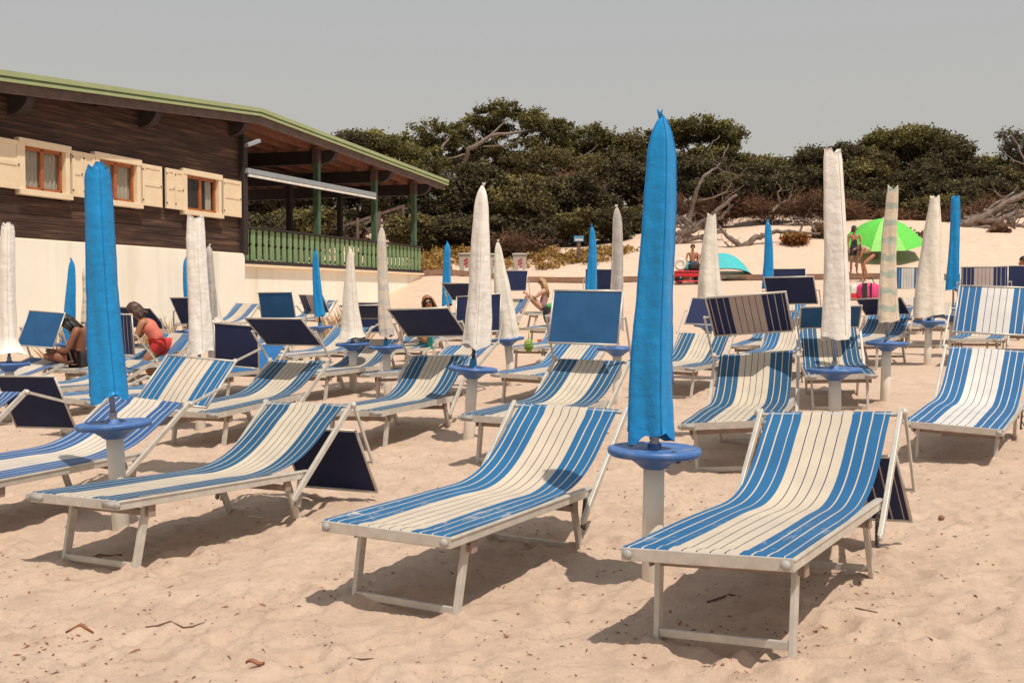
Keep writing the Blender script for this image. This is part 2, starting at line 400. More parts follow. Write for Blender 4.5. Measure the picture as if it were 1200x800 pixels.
def m_sling(be, seed):
    mb = MB(); c, s_ = math.cos(be), math.sin(be); pts = []
    B = (PVX+.585*c, PVZ+.585*s_)
    x0 = 1.10
    pts.append((.002, bz(0)-.030)); pts.append((.004, bz(0)-.004)); pts.append((.012, bz(0)+.004))
    for i in range(1, 22): x = .012+(x0-.012)*i/21; pts.append((x, bz(x)+.004))
    P0 = (x0, bz(x0)+.004); P1 = (1.40, bz(1.40)+.004); P2 = (PVX+.13*c-.045*s_, PVZ+.13*s_+.045*c)
    P3 = (PVX+.40*c-.030*s_, PVZ+.40*s_+.030*c)
    for i in range(1, 15):
        t = i/14; q = [(1-t)**3*a+3*(1-t)**2*t*b_+3*(1-t)*t*t*d+t**3*e for a, b_, d, e in zip(P0, P1, P2, P3)]
        pts.append(tuple(q))
    for i in range(1, 7): t = i/6; pts.append((P3[0]*(1-t)+(B[0]-.006)*t, P3[1]*(1-t)+(B[1]+.004)*t))
    pts.append((B[0]+.006, B[1]-.002)); pts.append((B[0]+.010, B[1]-.02))
    n = len(pts); rows = []; rs = random.Random(seed); ph = rs.random()*6
    for i, (x, z) in enumerate(pts):
        wv = .345-.022*float(sm((x-.75)/.65))
        sag = .0 if (i < 4 or i > n-5) else .008+.008*float(sm((x-.9)/.3))
        row = []
        for j in range(19):
            u = -1+2*j/18
            dz = -sag*(1-u*u)+.0018*math.sin(7*u+ph+x*6)*(0 if i < 3 or i > n-4 else 1)
            row.append((x, -u*wv, z+dz))
        rows.append(row)
    mb.grid(rows)
    return mb
LA, LP, WP = .45, .50, .34
def m_shade(al, ga, be, sc=1):
    c, s_ = math.cos(be), math.sin(be); B = (PVX+.585*c, PVZ+.585*s_)
    Cc = (B[0]+LA*math.cos(al), B[1]+LA*math.sin(al)); g = (math.cos(ga), math.sin(ga))
    pt = lambda t: (Cc[0]+LP*t*g[0], Cc[1]+LP*t*g[1])
    sh = MB(); rows = []
    nx, nz = -g[1], g[0]
    for i in range(9):
        t = -.485+.97*i/8; x, z = pt(t); k = .010*(1-(2*i/8-1)**2)
        rows.append([(x+nx*k*(1-(j/5-1)**2), -(-1+j/5)*(WP-.006), z+nz*k*(1-(j/5-1)**2)) for j in range(11)])
    sh.grid(rows)
    fr = MB(); a = pt(-.5); b = pt(.5); rad = .0095
    cor = [(a[0], -WP, a[1]), (b[0], -WP, b[1]), (b[0], WP, b[1]), (a[0], WP, a[1])]
    for i in range(4): fr.tube([cor[i], cor[(i+1) % 4]], rad, 8)
    for q in cor: fr.ball(q, rad*1.15, 8, 6)
    arms = []
    for s in (-1, 1):
        ar = MB(); y = s*.392
        ar.bar((B[0], y, B[1]), (Cc[0], y, Cc[1]), .014, .022, up=(-math.sin(al), 0, math.cos(al)), e=.01)
        ar.ball((B[0], s*.388, B[1]), (.022, .022, .022), 10, 7)
        ar.tube([(Cc[0], s*WP, Cc[1]), (Cc[0], s*.398, Cc[1])], .009, 8)
        arms.append(ar)
    return sh, fr, arms
LOUNGERS = {}
def lounger(key, x, y, a, be, al, ga, tilt, label, group, fab='stripe_blue', shade='navy', caps='grey', metal='alu', near=False, has_shade=True):
    dz, t1, t2 = tilt
    lx, ly = .8, 0
    def g(u, v): return G(x+u*math.cos(a)+v*math.sin(a), y+u*math.sin(a)-v*math.cos(a))
    Tx = (g(1.5, 0)-g(.1, 0))/1.4+t1; Ty = (g(.8, .3)-g(.8, -.3))/.6+t2
    z0 = g(.8, 0)+dz-.8*Tx
    X = Vector((math.cos(a), math.sin(a), Tx)).normalized(); Y_ = Vector((-math.sin(a), math.cos(a), -Ty)); Z = X.cross(Y_).normalized(); Y_ = Z.cross(X)
    M = Matrix.Translation((x, y, z0)) @ Matrix((X, Y_, Z)).transposed().to_4x4()
    t = thing('sun_lounger', label, 'sun lounger', group=group, M=M)
    bv = .003 if near else 0
    b3 = round(be, 3)
    def P(name, k, fn, mat, parent=t, smooth=False, bevel=bv):
        me = cached((k, mat), lambda: fn().mesh(name, smooth))
        return obj(name, me, mat, parent, bevel=bevel)
    fr = P('frame', ('fr', near), lambda: m_frame(near), metal)
    for s in (-1, 1): P('end_cap', ('cap', caps, s), lambda: m_cap(caps == 'round', s), 'grey_cap', fr, True, 0)
    for s in (-1, 1):
        for rear in (False, True): P('leg', ('leg', s, rear), lambda: m_leg(s, rear), metal)
    for rear in (False, True):
        P('leg_crossbar', ('st', rear), lambda: m_stretch(rear), metal)
        P('leg_beam', ('bm', rear), lambda: m_beam(rear), 'brown_tube')
    bk = P('backrest_frame', ('bk', b3), lambda: m_back(be), metal)
    for s in (-1, 1): P('recliner_bracket', ('br', b3, s), lambda: m_bracket(be, s), 'dark_metal' if caps == 'round' else 'alu_shade', bk, False, 0)
    P('fabric_sling', ('sl', b3), lambda: m_sling(be, len(LOUNGERS)), fab, t, True, 0)
    if has_shade:
        sh, frm, arms = m_shade(al, ga, be)
        so = obj('sunshade', sh, shade, t, True)
        obj('sunshade_frame', frm, metal, so, True)
        for ar in arms: obj('sunshade_arm', ar, metal, so, bevel=bv)
    LOUNGERS[key] = (t, M)
    return t
GF = 'striped sun loungers in rows on the sand'
LD = [
 ('R', 'blue and cream striped lounger, nearest and at right in front, striped shade folded down behind', dict(fab='stripe_scuffed', shade='stripe_shaded', caps='round', near=True)),
 ('C', 'worn blue and cream lounger, middle of the front three, left of the big blue umbrella', dict(fab='stripe_worn', caps='round', near=True, has_shade=False)),
 ('L', 'striped lounger, left of the front three, plain navy shade folded down behind it', dict(fab='stripe_deep', shade='navy_shaded', near=True)),
 ('D', 'bright striped lounger at the right edge with its striped shade raised upright', dict(fab='stripe_white', shade='stripe_white', caps='round', near=True)),
 ('L5', 'indigo striped lounger behind the left blue umbrella, striped shade laid back flat', dict(fab='stripe_indigo', shade='stripe_blue', near=True)),
 ('L6', 'lounger cut by the left edge, navy shade hanging behind its backrest', dict(fab='stripe_indigo', shade='navy_shaded')),
 ('L7', 'lounger with navy shade raised over its head, behind the front left lounger', dict(fab='stripe_deep', shade='navy_shaded')),
 ('L8', 'lounger with raised navy shade just left of the tall white umbrella with brown pole', dict(fab='stripe_deep', shade='navy_shaded')),
 ('L9', 'lounger with plain blue shade standing upright facing the camera, behind the middle front lounger', dict(fab='stripe_deep', shade='navy')),
 ('L10', 'striped lounger with no shade showing behind the one with the upright blue shade', dict(fab='stripe_blue', has_shade=False)),
 ('L11', 'low lounger seen between the cream umbrella and the upright blue shade', dict(fab='stripe_blue', has_shade=False)),
 ('L12', 'lounger with the black and green backpack on its foot end', dict(fab='stripe_blue', has_shade=False)),
 ('L13', 'lounger with raised striped shade, right of the big blue umbrella', dict(fab='stripe_deep', shade='stripe_shaded')),
 ('L14', 'lounger with small navy shade, half hidden behind the big blue umbrella', dict(fab='stripe_deep', shade='navy_shaded')),
 ('L15', 'flat lounger showing under the raised striped shade', dict(fab='stripe_blue', has_shade=False)),
 ('L16', 'steep striped lounger with plain blue shade behind the tall white umbrella on the right', dict(fab='stripe_deep', shade='navy')),
 ('L17', 'lounger with navy shade directly behind the palm patterned umbrella on the right', dict(fab='stripe_blue', shade='navy_shaded')),
 ('L18', 'distant low lounger right beside the cream umbrella numbered 3', dict(fab='stripe_blue', has_shade=False)),
 ('L27', 'lounger under a navy shade, beside the beige patterned umbrella with blue collar', dict(fab='stripe_deep', shade='navy_shaded')),
 ('L28', 'lounger behind the tall white umbrella with brown pole, navy shade hanging upright', dict(fab='stripe_blue', shade='navy_shaded')),
 ('L29', 'lounger with the red haired sunbather sitting on its backrest end', dict(fab='stripe_blue', has_shade=False)),
 ('L30', 'lounger in front of the blue umbrella below the veranda, shade folded back', dict(fab='stripe_blue', shade='navy_shaded')),
 ('L33', 'lounger right behind the shaggy white umbrella, navy shade hanging upright', dict(fab='stripe_blue', shade='navy_shaded')),
 ('L34', 'plain blue mesh lounger behind the hanging navy shade', dict(fab='mesh_blue', has_shade=False)),
 ('L35', 'lounger with upright plain blue shade in front of the white wall', dict(fab='stripe_blue', shade='navy')),
 ('L36', 'striped lounger closest to the white wall with no shade', dict(fab='stripe_blue', has_shade=False)),
 ('L37', 'distant lounger with dark striped shade under the veranda', dict(fab='stripe_blue', shade='stripe_shaded')),
 ('L38', 'plain blue mesh lounger with navy shade left of the white umbrella by the wall', dict(fab='mesh_blue', shade='navy_shaded')),
 ('L39', 'lounger with navy shade over the sunbather in coral and red', dict(fab='stripe_blue', shade='navy_shaded')),
 ('L40', 'lounger with dark striped shade standing upright behind the left blue umbrella', dict(fab='stripe_blue', shade='stripe_shaded')),
 ('L42', 'lounger at far left with a sunlit plain blue shade tilted towards the camera', dict(fab='stripe_indigo', shade='navy')),
 ('L43', 'lounger the dark haired tanned sunbather sits on', dict(fab='stripe_blue', has_shade=False)),
]
EXTRA = {   # x, y, heading, back, arm, panel
 'L19': (6.6, 15.8, 63, 42, 110, 75, 'lounger with dark striped shade just behind the bright striped one at the right edge', dict(shade='stripe_shaded')),
 'L20': (7.7, 17.3, 60, 42, 105, 80, 'lounger with plain navy shade touching the right edge of the picture', dict(shade='navy_shaded')),
 'L21': (8.6, 24.2, 70, 42, 95, 90, 'distant lounger with bright striped shade in front of the sandy slope', dict(shade='stripe_white')),
 'L22': (5.1, 20.2, 78, 42, 95, 90, 'distant lounger with rectangular navy shade left of the tall white umbrella', dict(shade='navy_shaded')),
 'L23': (3.2, 14.0, 65, 42, 115, 130, 'lounger with tilted navy shade peeping over the raised striped shade', dict(shade='navy_shaded')),
 'L24': (1.3, 25.3, 65, 42, 90, 90, 'distant lounger with navy shade behind the thin blue umbrella near the centre', dict(shade='navy_shaded')),
 'L25': (-.8, 25.3, 62, 42, 100, 75, 'distant lounger with navy shade in front of the blonde woman', dict(shade='navy_shaded')),
 'L26': (-1.7, 19.2, 62, 42, 115, 140, 'lounger with navy shade behind the thin blue umbrella by the veranda end', dict(shade='navy_shaded')),
}
for k, lab, kw in LD:
    p = POSES[k]; lounger(k, p[0], p[1], p[2], p[3], p[4], p[5], p[6:9], lab, GF, **kw)
for k, (x, y, a, be, al, ga, lab, kw) in EXTRA.items():
    lounger(k, x, y, R(a), R(be), R(al), R(ga), (0, 0, 0), lab, GF, **kw)

# ------------------------------------------------------------------ closed umbrellas
def m_cover(z0, z1, wt, wm, wb, seed, top='point', flare=0, sq=.55, rot=.35, wr=1.0):
    top_amp = .24*wt
    r = random.Random(seed); off = r.random()*50
    n = 56; rows = []; L = z1-z0; m = max(18, int(L/.028))
    sags = [r.uniform(-1, 1) for _ in range(5)]
    for i in range(m+1):
        t = i/m; zz = z0+L*t
        T0 = .87 if top == 'point' else .95
        if t < .45: w = wb+(wm-wb)*(t/.45)**.85
        elif t < T0: w = wm+(wt-wm)*((t-.45)/(T0-.45))**1.15
        else:
            q = (t-T0)/(1-T0)
            w = wt*(1-.35*q-.57*q**3) if top == 'point' else wt*(1-.14*q)
        if flare and t < .14: w *= 1+flare*(1-t/.14)**2
        row = []
        cx = .012*math.sin(t*4+seed); cy = .010*math.sin(t*5+seed*2)
        for k in range(n):
            a = 2*math.pi*k/n
            c, s_ = math.cos(a+rot), math.sin(a+rot)
            pw = 2+sq*3
            rr = (abs(c)**pw+abs(s_)**pw)**(-1/pw)
            rr = rr/(.45+.55*2**(.5-1/pw))
            fold = .055*math.sin(3*a+seed+2*t)+.035*math.sin(5*a-seed*1.7+3.5*t)
            fold += .12*float(vnoise(a*1.7+off, t*5+off))*(1.3-t)
            wrk = .050*wr*float(vnoise(a*1.1+off, zz*15+off))*min(1, .055/max(w, .03))+.020*wr*float(vnoise(a*3+off, zz*30))+.05*float(vnoise(a*1.3+off+9, zz*5+off))
            rad = w*rr*(1+fold*(.55+.6*(1-t))+wrk)
            dz = 0
            if i == 0: dz = .018*math.sin(2*a+seed)+.012*sags[0]*math.sin(5*a)+.03*float(vnoise(a*2+off, 3))
            if top == 'open' and t > .93: dz = (top_amp*math.sin(2*a+seed)+.010*math.sin(5*a)+.008*math.sin(9*a+1))*(t-.93)/.07
            row.append((cx+rad*math.cos(a), cy+rad*math.sin(a), zz+dz))
        row.append(row[0]); rows.append(row)
    mb = MB(); mb.grid(rows)
    # top closure
    zt = z1-(.03 if top == 'open' else -.012); rowt = rows[-1]; o = len(mb.v)
    mb.v.append((sum(p[0] for p in rowt[:-1])/n, sum(p[1] for p in rowt[:-1])/n, zt))
    base = m*(n+1)
    for k in range(n): mb.f.append((base+k, base+k+1, o)); mb.uv.append(None)
    seam = MB()
    for a0 in (-rot-math.pi/4+math.pi/2*q for q in range(4)):
        k = int(round((a0 % (2*math.pi))/(2*math.pi)*n)) % n
        pts = []
        for i in range(1, len(rows)):
            p = Vector(rows[i][k]); c0 = Vector((0, 0, p.z)); d = (p-c0); d.z = 0
            if d.length > 1e-4: d.normalize()
            pts.append(p+d*.0015)
        seam.tube(pts, .0032, 5)
    if top == 'point':
        for q in range(4):
            a = q*1.6+seed; seam.tube([(0, 0, z1-.01), (.006*math.cos(a), .006*math.sin(a), z1+.010), (.016*math.cos(a), .016*math.sin(a), z1+.028)], [.006, .006, .002], 5)
    return mb, seam
def m_tray():
    mb = MB()
    mb.lathe([(.054, -.105), (.066, -.100), (.085, -.082), (.130, -.052), (.175, -.043), (.215, -.040), (.226, -.030), (.230, -.016), (.226, -.004), (.214, 0.0), (.205, -.004), (.12, -.008), (.036, -.010), (.034, .018), (.022, .020)], n=44)
    return mb
def m_hole():
    mb = MB()
    for a in (2.4, 5.3): mb.ball((.145*math.cos(a), .145*math.sin(a), -.006), (.020, .011, .004), 10, 6, Matrix.Rotation(a, 3, 'Z'))
    return mb
UG = 'closed umbrellas standing among the loungers'
def umbrella(x, y, top_px, topy, boty, w, d, col, label, top='point', H=None, base_px=None, collar=False, pole='steel_pole', tray=True, flare=0, sq=.55, rot=.35, wr=1.0, number=False, stand=True, tray_z=.655):
    z = GZ(x, y); ppm = F/y
    if base_px is None: base_px = 600+x*ppm
    ztop = CAMZ+(HZ-topy)/ppm-z; zbot = CAMZ+(HZ-boty)/ppm-z
    lean = math.atan2((top_px-base_px)/ppm, max(.5, ztop))
    t = thing('beach_umbrella', label, 'umbrella', (x, y, z), group=UG)
    t.rotation_euler = (0, lean, 0.0)
    seed = len(label)+int(topy)
    if stand:
        s = MB(); s.lathe([(.052, -.35), (.052, tray_z-.09), (.047, tray_z-.088)], n=20)
        so = obj('stand_pipe', s, 'pipe', t, True)
        if number:
            nb = MB(); zz = .50   # the stencilled number 3
            pth = [(-.018, .030), (.004, .036), (.016, .022), (.002, .006), (.016, -.012), (.004, -.028), (-.018, -.024)]
            nb.tube([(a, -math.sqrt(max(0, .0525**2-a*a))-.001, zz+b) for a, b in pth], .0036, 5)
            obj('painted_number', nb, 'dark_metal', so)
    if tray:
        me = cached('tray', lambda: m_tray().mesh('tray', True)); to = obj('tray', me, 'tray', t, loc=(0, 0, tray_z))
        me = cached('hole', lambda: m_hole().mesh('tray_hole', True)); obj('tray_hole', me, 'dark_metal', to)
    p = MB(); p.tube([(0, 0, tray_z-.02), (0, 0, ztop-.08)], .017, 10); obj('pole', p, pole, t, True)
    if collar:
        c = MB(); c.lathe([(.034, 0), (.036, .01), (.034, .05), (.030, .055), (.030, .075), (.022, .08)], (0, 0, tray_z), 18); obj('pole_collar', c, 'joint_blue', t, True)
    else:
        c = MB(); c.lathe([(.024, 0), (.026, .01), (.026, .022), (.020, .03), (.026, .036), (.026, .05), (.02, .055)], (0, 0, tray_z+.005), 18); obj('pole_collar', c, 'steel_pole', t, True)
    k = 1/math.cos(lean)
    cm, sm_ = m_cover(zbot*k, ztop*k, w[0]/ppm/2, w[1]/ppm/2, w[2]/ppm/2, seed, top, flare, sq, rot, wr)
    co = obj('cover', cm, col, t, True)
    obj('seam', sm_, 'seam_blue' if col == 'cover_blue' else 'seam_white', co, True)
    return t
umbrella(.69, 5.41, 772, 137, 512, (31, 40, 52), 0, 'cover_blue', 'large closed blue umbrella standing between the two nearest loungers', rot=.56, sq=1.5)
umbrella(-2.44, 6.87, 114, 196, 468, (28, 34, 43), 0, 'cover_blue', 'leaning closed blue umbrella at the left, open at its top, by the front left lounger', top='open', base_px=138, rot=.2, sq=.2)
umbrella(-3.24, 11.5, 232, 254, 412, (19, 23, 27), 0, 'cover_white', 'shaggy white umbrella with gathered top in front of the white wall near the left', top='open', flare=.1, sq=.3, wr=1.6)
umbrella(-4.47, 16.5, 247, 288, 372, (8, 9, 11), 0, 'cover_grey', 'thin grey umbrella tight behind the shaggy white one')
umbrella(-5.3, 20.0, 249, 300, 378, (4, 13, 24), 0, 'cover_cream', 'leaning cream umbrella, third of the cluster by the wall', base_px=262, sq=.2)
umbrella(-5.55, 19.0, 219, 303, 378, (5, 8, 10), 0, 'cover_blue', 'small blue umbrella almost hidden left of the shaggy white one')
umbrella(-5.72, 12.6, 10, 263, 414, (14, 17, 22), 0, 'cover_white', 'closed white umbrella at the far left edge', top='open', flare=.9, sq=.2)
umbrella(-6.4, 16.0, 84, 304, 405, (7, 11, 15), 0, 'cover_blue', 'short blue umbrella against the white wall beside the sunlit blue shade')
umbrella(-6.9, 18.0, 99, 316, 378, (5, 6, 8), 0, 'cover_pattern', 'small palm patterned umbrella against the white wall at left')
umbrella(-3.34, 19.5, 370, 293, 370, (6, 9, 12), 0, 'cover_blue', 'blue umbrella with brown pole below the veranda railing', collar=True, pole='wood_pole', base_px=377)
umbrella(-2.15, 15.0, 411, 291, 396, (8, 17, 27), 0, 'cover_cream', 'wide bellied cream umbrella in front of the veranda', sq=.1, flare=.12)
umbrella(-1.57, 14.0, 450, 266, 393, (9, 12, 17), 0, 'cover_patch', 'beige patterned umbrella with blue collar in front of the veranda end', collar=True, pole='wood_pole', base_px=456)
umbrella(-.40, 10.2, 567, 218, 405, (14, 22, 31), 0, 'cover_white', 'tall pointed white umbrella with brown pole and blue collar', collar=True, pole='wood_pole', base_px=549, sq=1.5, rot=.72)
umbrella(-1.27, 22.0, 524, 284, 357, (7, 9, 12), 0, 'cover_blue', 'thin blue umbrella past the end of the veranda')
umbrella(0.0, 15.0, 590, 283, 396, (9, 20, 29), 0, 'cover_cream', 'leaning cream umbrella right of the tall pointed white one', base_px=606, sq=.1)
umbrella(1.20, 12.6, 726, 243, 386, (11, 14, 19), 0, 'cover_grey', 'grey umbrella close to the left of the big blue one', base_px=728)
umbrella(1.24, 17.0, 693, 265, 346, (7, 11, 14), 0, 'cover_blue', 'thin blue umbrella behind the upright blue shade')
umbrella(3.0, 17.0, 833, 252, 352, (11, 22, 31), 0, 'cover_cream', 'pear shaped cream umbrella right of the big blue one', top='open', sq=.0)
umbrella(3.92, 17.0, 899, 259, 338, (8, 11, 14), 0, 'cover_blue', 'slim blue umbrella in front of the dry driftwood branch')
umbrella(2.72, 9.3, 976, 178, 396, (22, 28, 36), 0, 'cover_white', 'tallest white umbrella, square and smooth, on the right', top='open', base_px=981, sq=1.3, rot=.45, wr=.7)
umbrella(4.08, 12.1, 1042, 220, 376, (14, 18, 27), 0, 'cover_pattern', 'palm patterned umbrella in front of the green parasol', top='open', base_px=1037, sq=.4)
umbrella(6.15, 16.4, 1088, 231, 370, (12, 27, 38), 0, 'cover_cream', 'cream umbrella with stand numbered 3 on the right', top='open', sq=.1, number=True, base_px=1083)
umbrella(7.15, 18.0, 1117, 231, 340, (11, 12, 17), 0, 'cover_blue', 'blue umbrella at far right beside the numbered cream one', top='open')

# ------------------------------------------------------------------ beach house on the left
def wood(name, c1, c2, c3, plank, axis='Z', rough=.75, bs=.5):
    m, t, b = nt(name, rough, 0, .25)
    st = (.35, 1, 6) if axis == 'Z' else (6, 1, .35)
    v = coords(t, scale=st); n = noise(t, v, 2.2, 7, .62); n2 = noise(t, coords(t, scale=(.25,1,1.2)), 1.1, 4)
    col = ramp(t, n, [(.30, c2), (.52, c1), (.74, c3)])
    col = mixc(t, 1.0, col, ramp(t, n2, [(.3, (.62,.62,.66)), (.7, (1.25,1.15,1.1))]), 'MULTIPLY')
    t.links.new(col, b.inputs['Base Color']); bump(t, b, n, bs, .02)
    MATS[name] = m
wood('timber', (.070,.040,.030), (.022,.015,.015), (.19,.115,.078), .14)
simple('timber_beam', (.040,.024,.022), (.018,.012,.013), 6, .8, 0, .3, stretch=(1,1,4))
simple('soffit', (.26,.105,.060), (.15,.062,.040), 5, .7, 0, .3, stretch=(.5,6,1))
simple('rake_board', (.13,.085,.070), (.075,.05,.045), 5, .8, 0, .3)
simple('roof_green', (.37,.42,.21), (.31,.36,.18), 3, .5, 0, .1)
simple('roof_green_dark', (.13,.19,.075), (.10,.15,.06), 3, .5, 0, .1)
simple('rail_green', (.20,.30,.14), (.15,.235,.11), 6, .6, 0, .2, stretch=(2,2,.4))
simple('post_green', (.070,.135,.070), (.05,.10,.055), 6, .6, 0, .2)
simple('white_wall', (.93,.885,.775), (.86,.81,.70), .8, .85, 0, .15, 6, .01)
wm = MATS['white_wall']; wt_ = wm.node_tree; wb_ = wt_.nodes['Principled BSDF']; lk = wb_.inputs['Base Color'].links[0].from_socket
stn = noise(wt_, coords(wt_, scale=(1.6,1.6,.12)), 1.3, 5, .6); low = wt_.nodes.new('ShaderNodeSeparateXYZ'); wt_.links.new(coords(wt_), low.inputs[0])
sf = ramp(wt_, stn, [(.48, (1,1,1)), (.72, (.86,.83,.78))]); c_1 = mixc(wt_, 1.0, lk, sf, 'MULTIPLY')
lz = ramp(wt_, low.outputs[2], [(.0, (.80,.70,.60)), (.9, (1,1,1))]); c_1 = mixc(wt_, 1.0, c_1, lz, 'MULTIPLY'); wt_.links.new(c_1, wb_.inputs['Base Color'])
simple('cream_paint', (.84,.68,.48), (.77,.61,.41), 4, .6, 0, .1)
simple('orange_frame', (.42,.125,.035), (.32,.09,.025), 6, .5, 0, .1)
simple('curtain', (.80,.72,.56), (.42,.37,.29), 10, .9, 0, .2, stretch=(6,6,.25))
simple('dark_inside', (.012,.010,.012), (.008,.007,.008), 3, .5)  # near black, the darkness of the interior put into the colour
simple('awning_metal', (.36,.39,.42), (.30,.33,.36), 6, .4, .2, .05)
simple('awning_cloth', (.80,.78,.72), (.6,.58,.54), 6, .7)
m, tt, b_ = nt('window_glass', .08, 0, .5)
b_.inputs['Base Color'].default_value = (.10,.09,.08,1); b_.inputs['Alpha'].default_value = .16; MATS['window_glass'] = m

AB = R(17.5)
hb = thing('beach_house', 'dark timber beach house on a white base with cream shutters and open veranda', 'building', (-6.85, 28.0, 0), math.pi/2-AB)
# local: X runs along the facade away from the camera, -Y is outwards, Z up
RIDGE = (.11, 6.12)
def roof_z(s): return RIDGE[1]-(.11-s)*.0845 if s < .11 else RIDGE[1]-(s-.11)*.0364
def hpart(name, mb, mat, parent=hb, smooth=False, bevel=0): return obj(name, mb, mat, parent, smooth, bevel)
wl = MB(); z = 2.53; k = 0; rr = random.Random(3)
OPEN = [(-7.62, -6.46), (-5.50, -4.22), (-2.42, -1.05)]
while z < 5.95:
    h = .155; z1 = z+h-.005
    segs = [(-14, .06)]
    if z1 > 3.42 and z < 4.28:
        segs = []; x = -14
        for a, b in OPEN: segs.append((x, a)); x = b
        segs.append((x, .06))
    for a, b in segs:
        a2 = a
        while roof_z(a2)-.18 < z1 and a2 < b: a2 += .1
        if b-a2 > .25: wl.box(((a2+b)/2, .06+rr.uniform(-.004, .004), (z+z1)/2), (b-a2, .10, z1-z))
    z += h
hpart('timber_wall', wl, 'timber', bevel=.004)
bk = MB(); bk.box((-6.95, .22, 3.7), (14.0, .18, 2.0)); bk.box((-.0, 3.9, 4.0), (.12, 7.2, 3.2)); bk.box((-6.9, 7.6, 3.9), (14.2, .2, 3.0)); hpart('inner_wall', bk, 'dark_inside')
cp = MB(); cp.box((.10, -.02, 4.0), (.20, .22, 3.0)); hpart('corner_post', cp, 'timber_beam', bevel=.01)
bw = MB(); bw.box((-6.98, .0, .9), (14.1, .20, 3.24)); bw.box((6.05, .10, .70), (11.90, .20, 3.0)); bw.box((11.90, 1.6, .70), (.2, 3.0, 3.0))
bwo = hpart('base_wall', bw, 'white_wall', bevel=.01)
cpg = MB(); cpg.box((6.05, .05, 2.235), (11.96, .34, .07)); cpg.box((-6.98, -.045, 2.51), (14.12, .06, .045)); hpart('base_coping', cpg, 'cream_paint', bwo)
dk = MB(); dk.box((6.05, 2.0, 2.32), (11.9, 4.2, .10)); hpart('veranda_floor', dk, 'timber_beam')
for i, (a, b) in enumerate(OPEN):
    fr = MB(); zc0, zc1 = 3.34, 4.38
    e = .13; y0 = -.035
    fr.box((a-e/2+.03, y0, (zc0+zc1)/2), (e, .12, zc1-zc0)); fr.box((b+e/2-.03, y0, (zc0+zc1)/2), (e, .12, zc1-zc0))
    fr.box(((a+b)/2, y0-.003, zc1-.06), (b-a+.26, .14, .13)); fr.box(((a+b)/2, y0-.02, zc0+.05), (b-a+.26, .16, .11))
    f = hpart('window', fr, 'cream_paint', bevel=.006)
    s = MB(); a1, b1, c0, c1 = a+.04, b-.04, zc0+.11, zc1-.13; mid = (a1+b1)/2
    for x in (a1+.03, mid, b1-.03): s.box((x, .02, (c0+c1)/2), (.062 if x != mid else .09, .05, c1-c0))
    for zz in (c0+.03, c1-.03): s.box((mid, .018, zz), (b1-a1, .046, .06))
    hpart('sash', s, 'orange_frame', f, bevel=.004)
    g = MB(); g.box((mid, .035, (c0+c1)/2), (b1-a1-.02, .006, c1-c0-.02)); hpart('pane', g, 'window_glass', f)
    if i < 2:
        cu = MB(); rows = []
        for q in range(2): rows.append([(a1+(b1-a1)*j/60, .085+.014*math.sin(j*.9)+.007*math.sin(j*2.1), c0 if q == 0 else c1) for j in range(61)])
        cu.grid(rows); hpart('curtain', cu, 'curtain', f, True)
    else:
        cu = MB(); rows = []
        for q in range(2): rows.append([(b1-.32+.28*j/16, .085+.014*math.sin(j*.9), c0 if q == 0 else c1) for j in range(17)])
        cu.grid(rows); hpart('curtain', cu, 'curtain', f, True)
        di = MB(); di.box((mid-.18, .12, (c0+c1)/2), (b1-a1-.4, .01, c1-c0)); hpart('room_dark_sheet', di, 'dark_inside', f)  # near-black sheet standing in for the shade of the unlit room
def shutter(a, b, tilt=0):
    s = MB(); z0, z1 = 3.42, 4.32; c = (a+b)/2; y = -.065
    s.box((c, y, (z0+z1)/2), (b-a, .035, z1-z0))
    for x in (a+.04, b-.04): s.box((x, y-.024, (z0+z1)/2), (.08, .016, z1-z0-.002))
    for zz in (z0+.045, (z0+z1)/2+.03, z1-.045): s.box((c, y-.0235, zz), (b-a-.162, .015, .085))
    n = 5
    for k in range(1, n): s.box((a+.08+(b-a-.16)*k/n, y-.0185, (z0+z1)/2), (.008, .004, z1-z0-.18))
    o = hpart('shutter', s, 'cream_paint', bevel=.005)
    h = MB(); h.box((a+.015, y-.03, z0+.12), (.03, .02, .035)); h.box((a+.015, y-.03, z1-.12), (.03, .02, .035)); h.box((b-.05, y-.035, (z0+z1)/2), (.02, .02, .05))
    hpart('shutter_hinge', h, 'dark_metal', o)
for a, b in ((-8.75, -7.72), (-6.30, -5.98), (-5.97, -5.62), (-4.06, -3.36), (-3.20, -2.88), (-2.87, -2.52), (-.86, -.06)): shutter(a, b)
# roof
def roof_strip(dz0, dz1, y0, y1, name, mat, s0=-14.5, s1=13.3, parent=hb, bevel=0):
    mb = MB(); P = [s0, .11, s1]; poly = [(s, roof_z(s)+dz1) for s in P]+[(s, roof_z(s)+dz0) for s in reversed(P)]
    mb.prism(poly, y0, y1); return hpart(name, mb, mat, parent, bevel=bevel)
rf = roof_strip(-.17, -.06, -.50, 8.2, 'roof', 'soffit')
roof_strip(-.06, .005, -.53, 8.25, 'roof_covering', 'roof_green', parent=rf)
roof_strip(-.17, -.115, -.575, -.53, 'gutter_lower_lip', 'roof_green', parent=rf)
roof_strip(-.115, -.07, -.555, -.53, 'gutter_groove', 'roof_green_dark', parent=rf)
roof_strip(-.07, .025, -.59, -.53, 'gutter_upper_lip', 'roof_green', parent=rf)
roof_strip(-.36, -.17, -.505, -.45, 'rake_board', 'rake_board', s0=-14.3, s1=13.0, parent=rf)
sj = MB()
for y in np.arange(-.3, 8, .62): sj.bar((.2, y, roof_z(.2)-.235), (13.1, y, roof_z(13.1)-.235), .10, .13)
hpart('rafters', sj, 'soffit', rf)
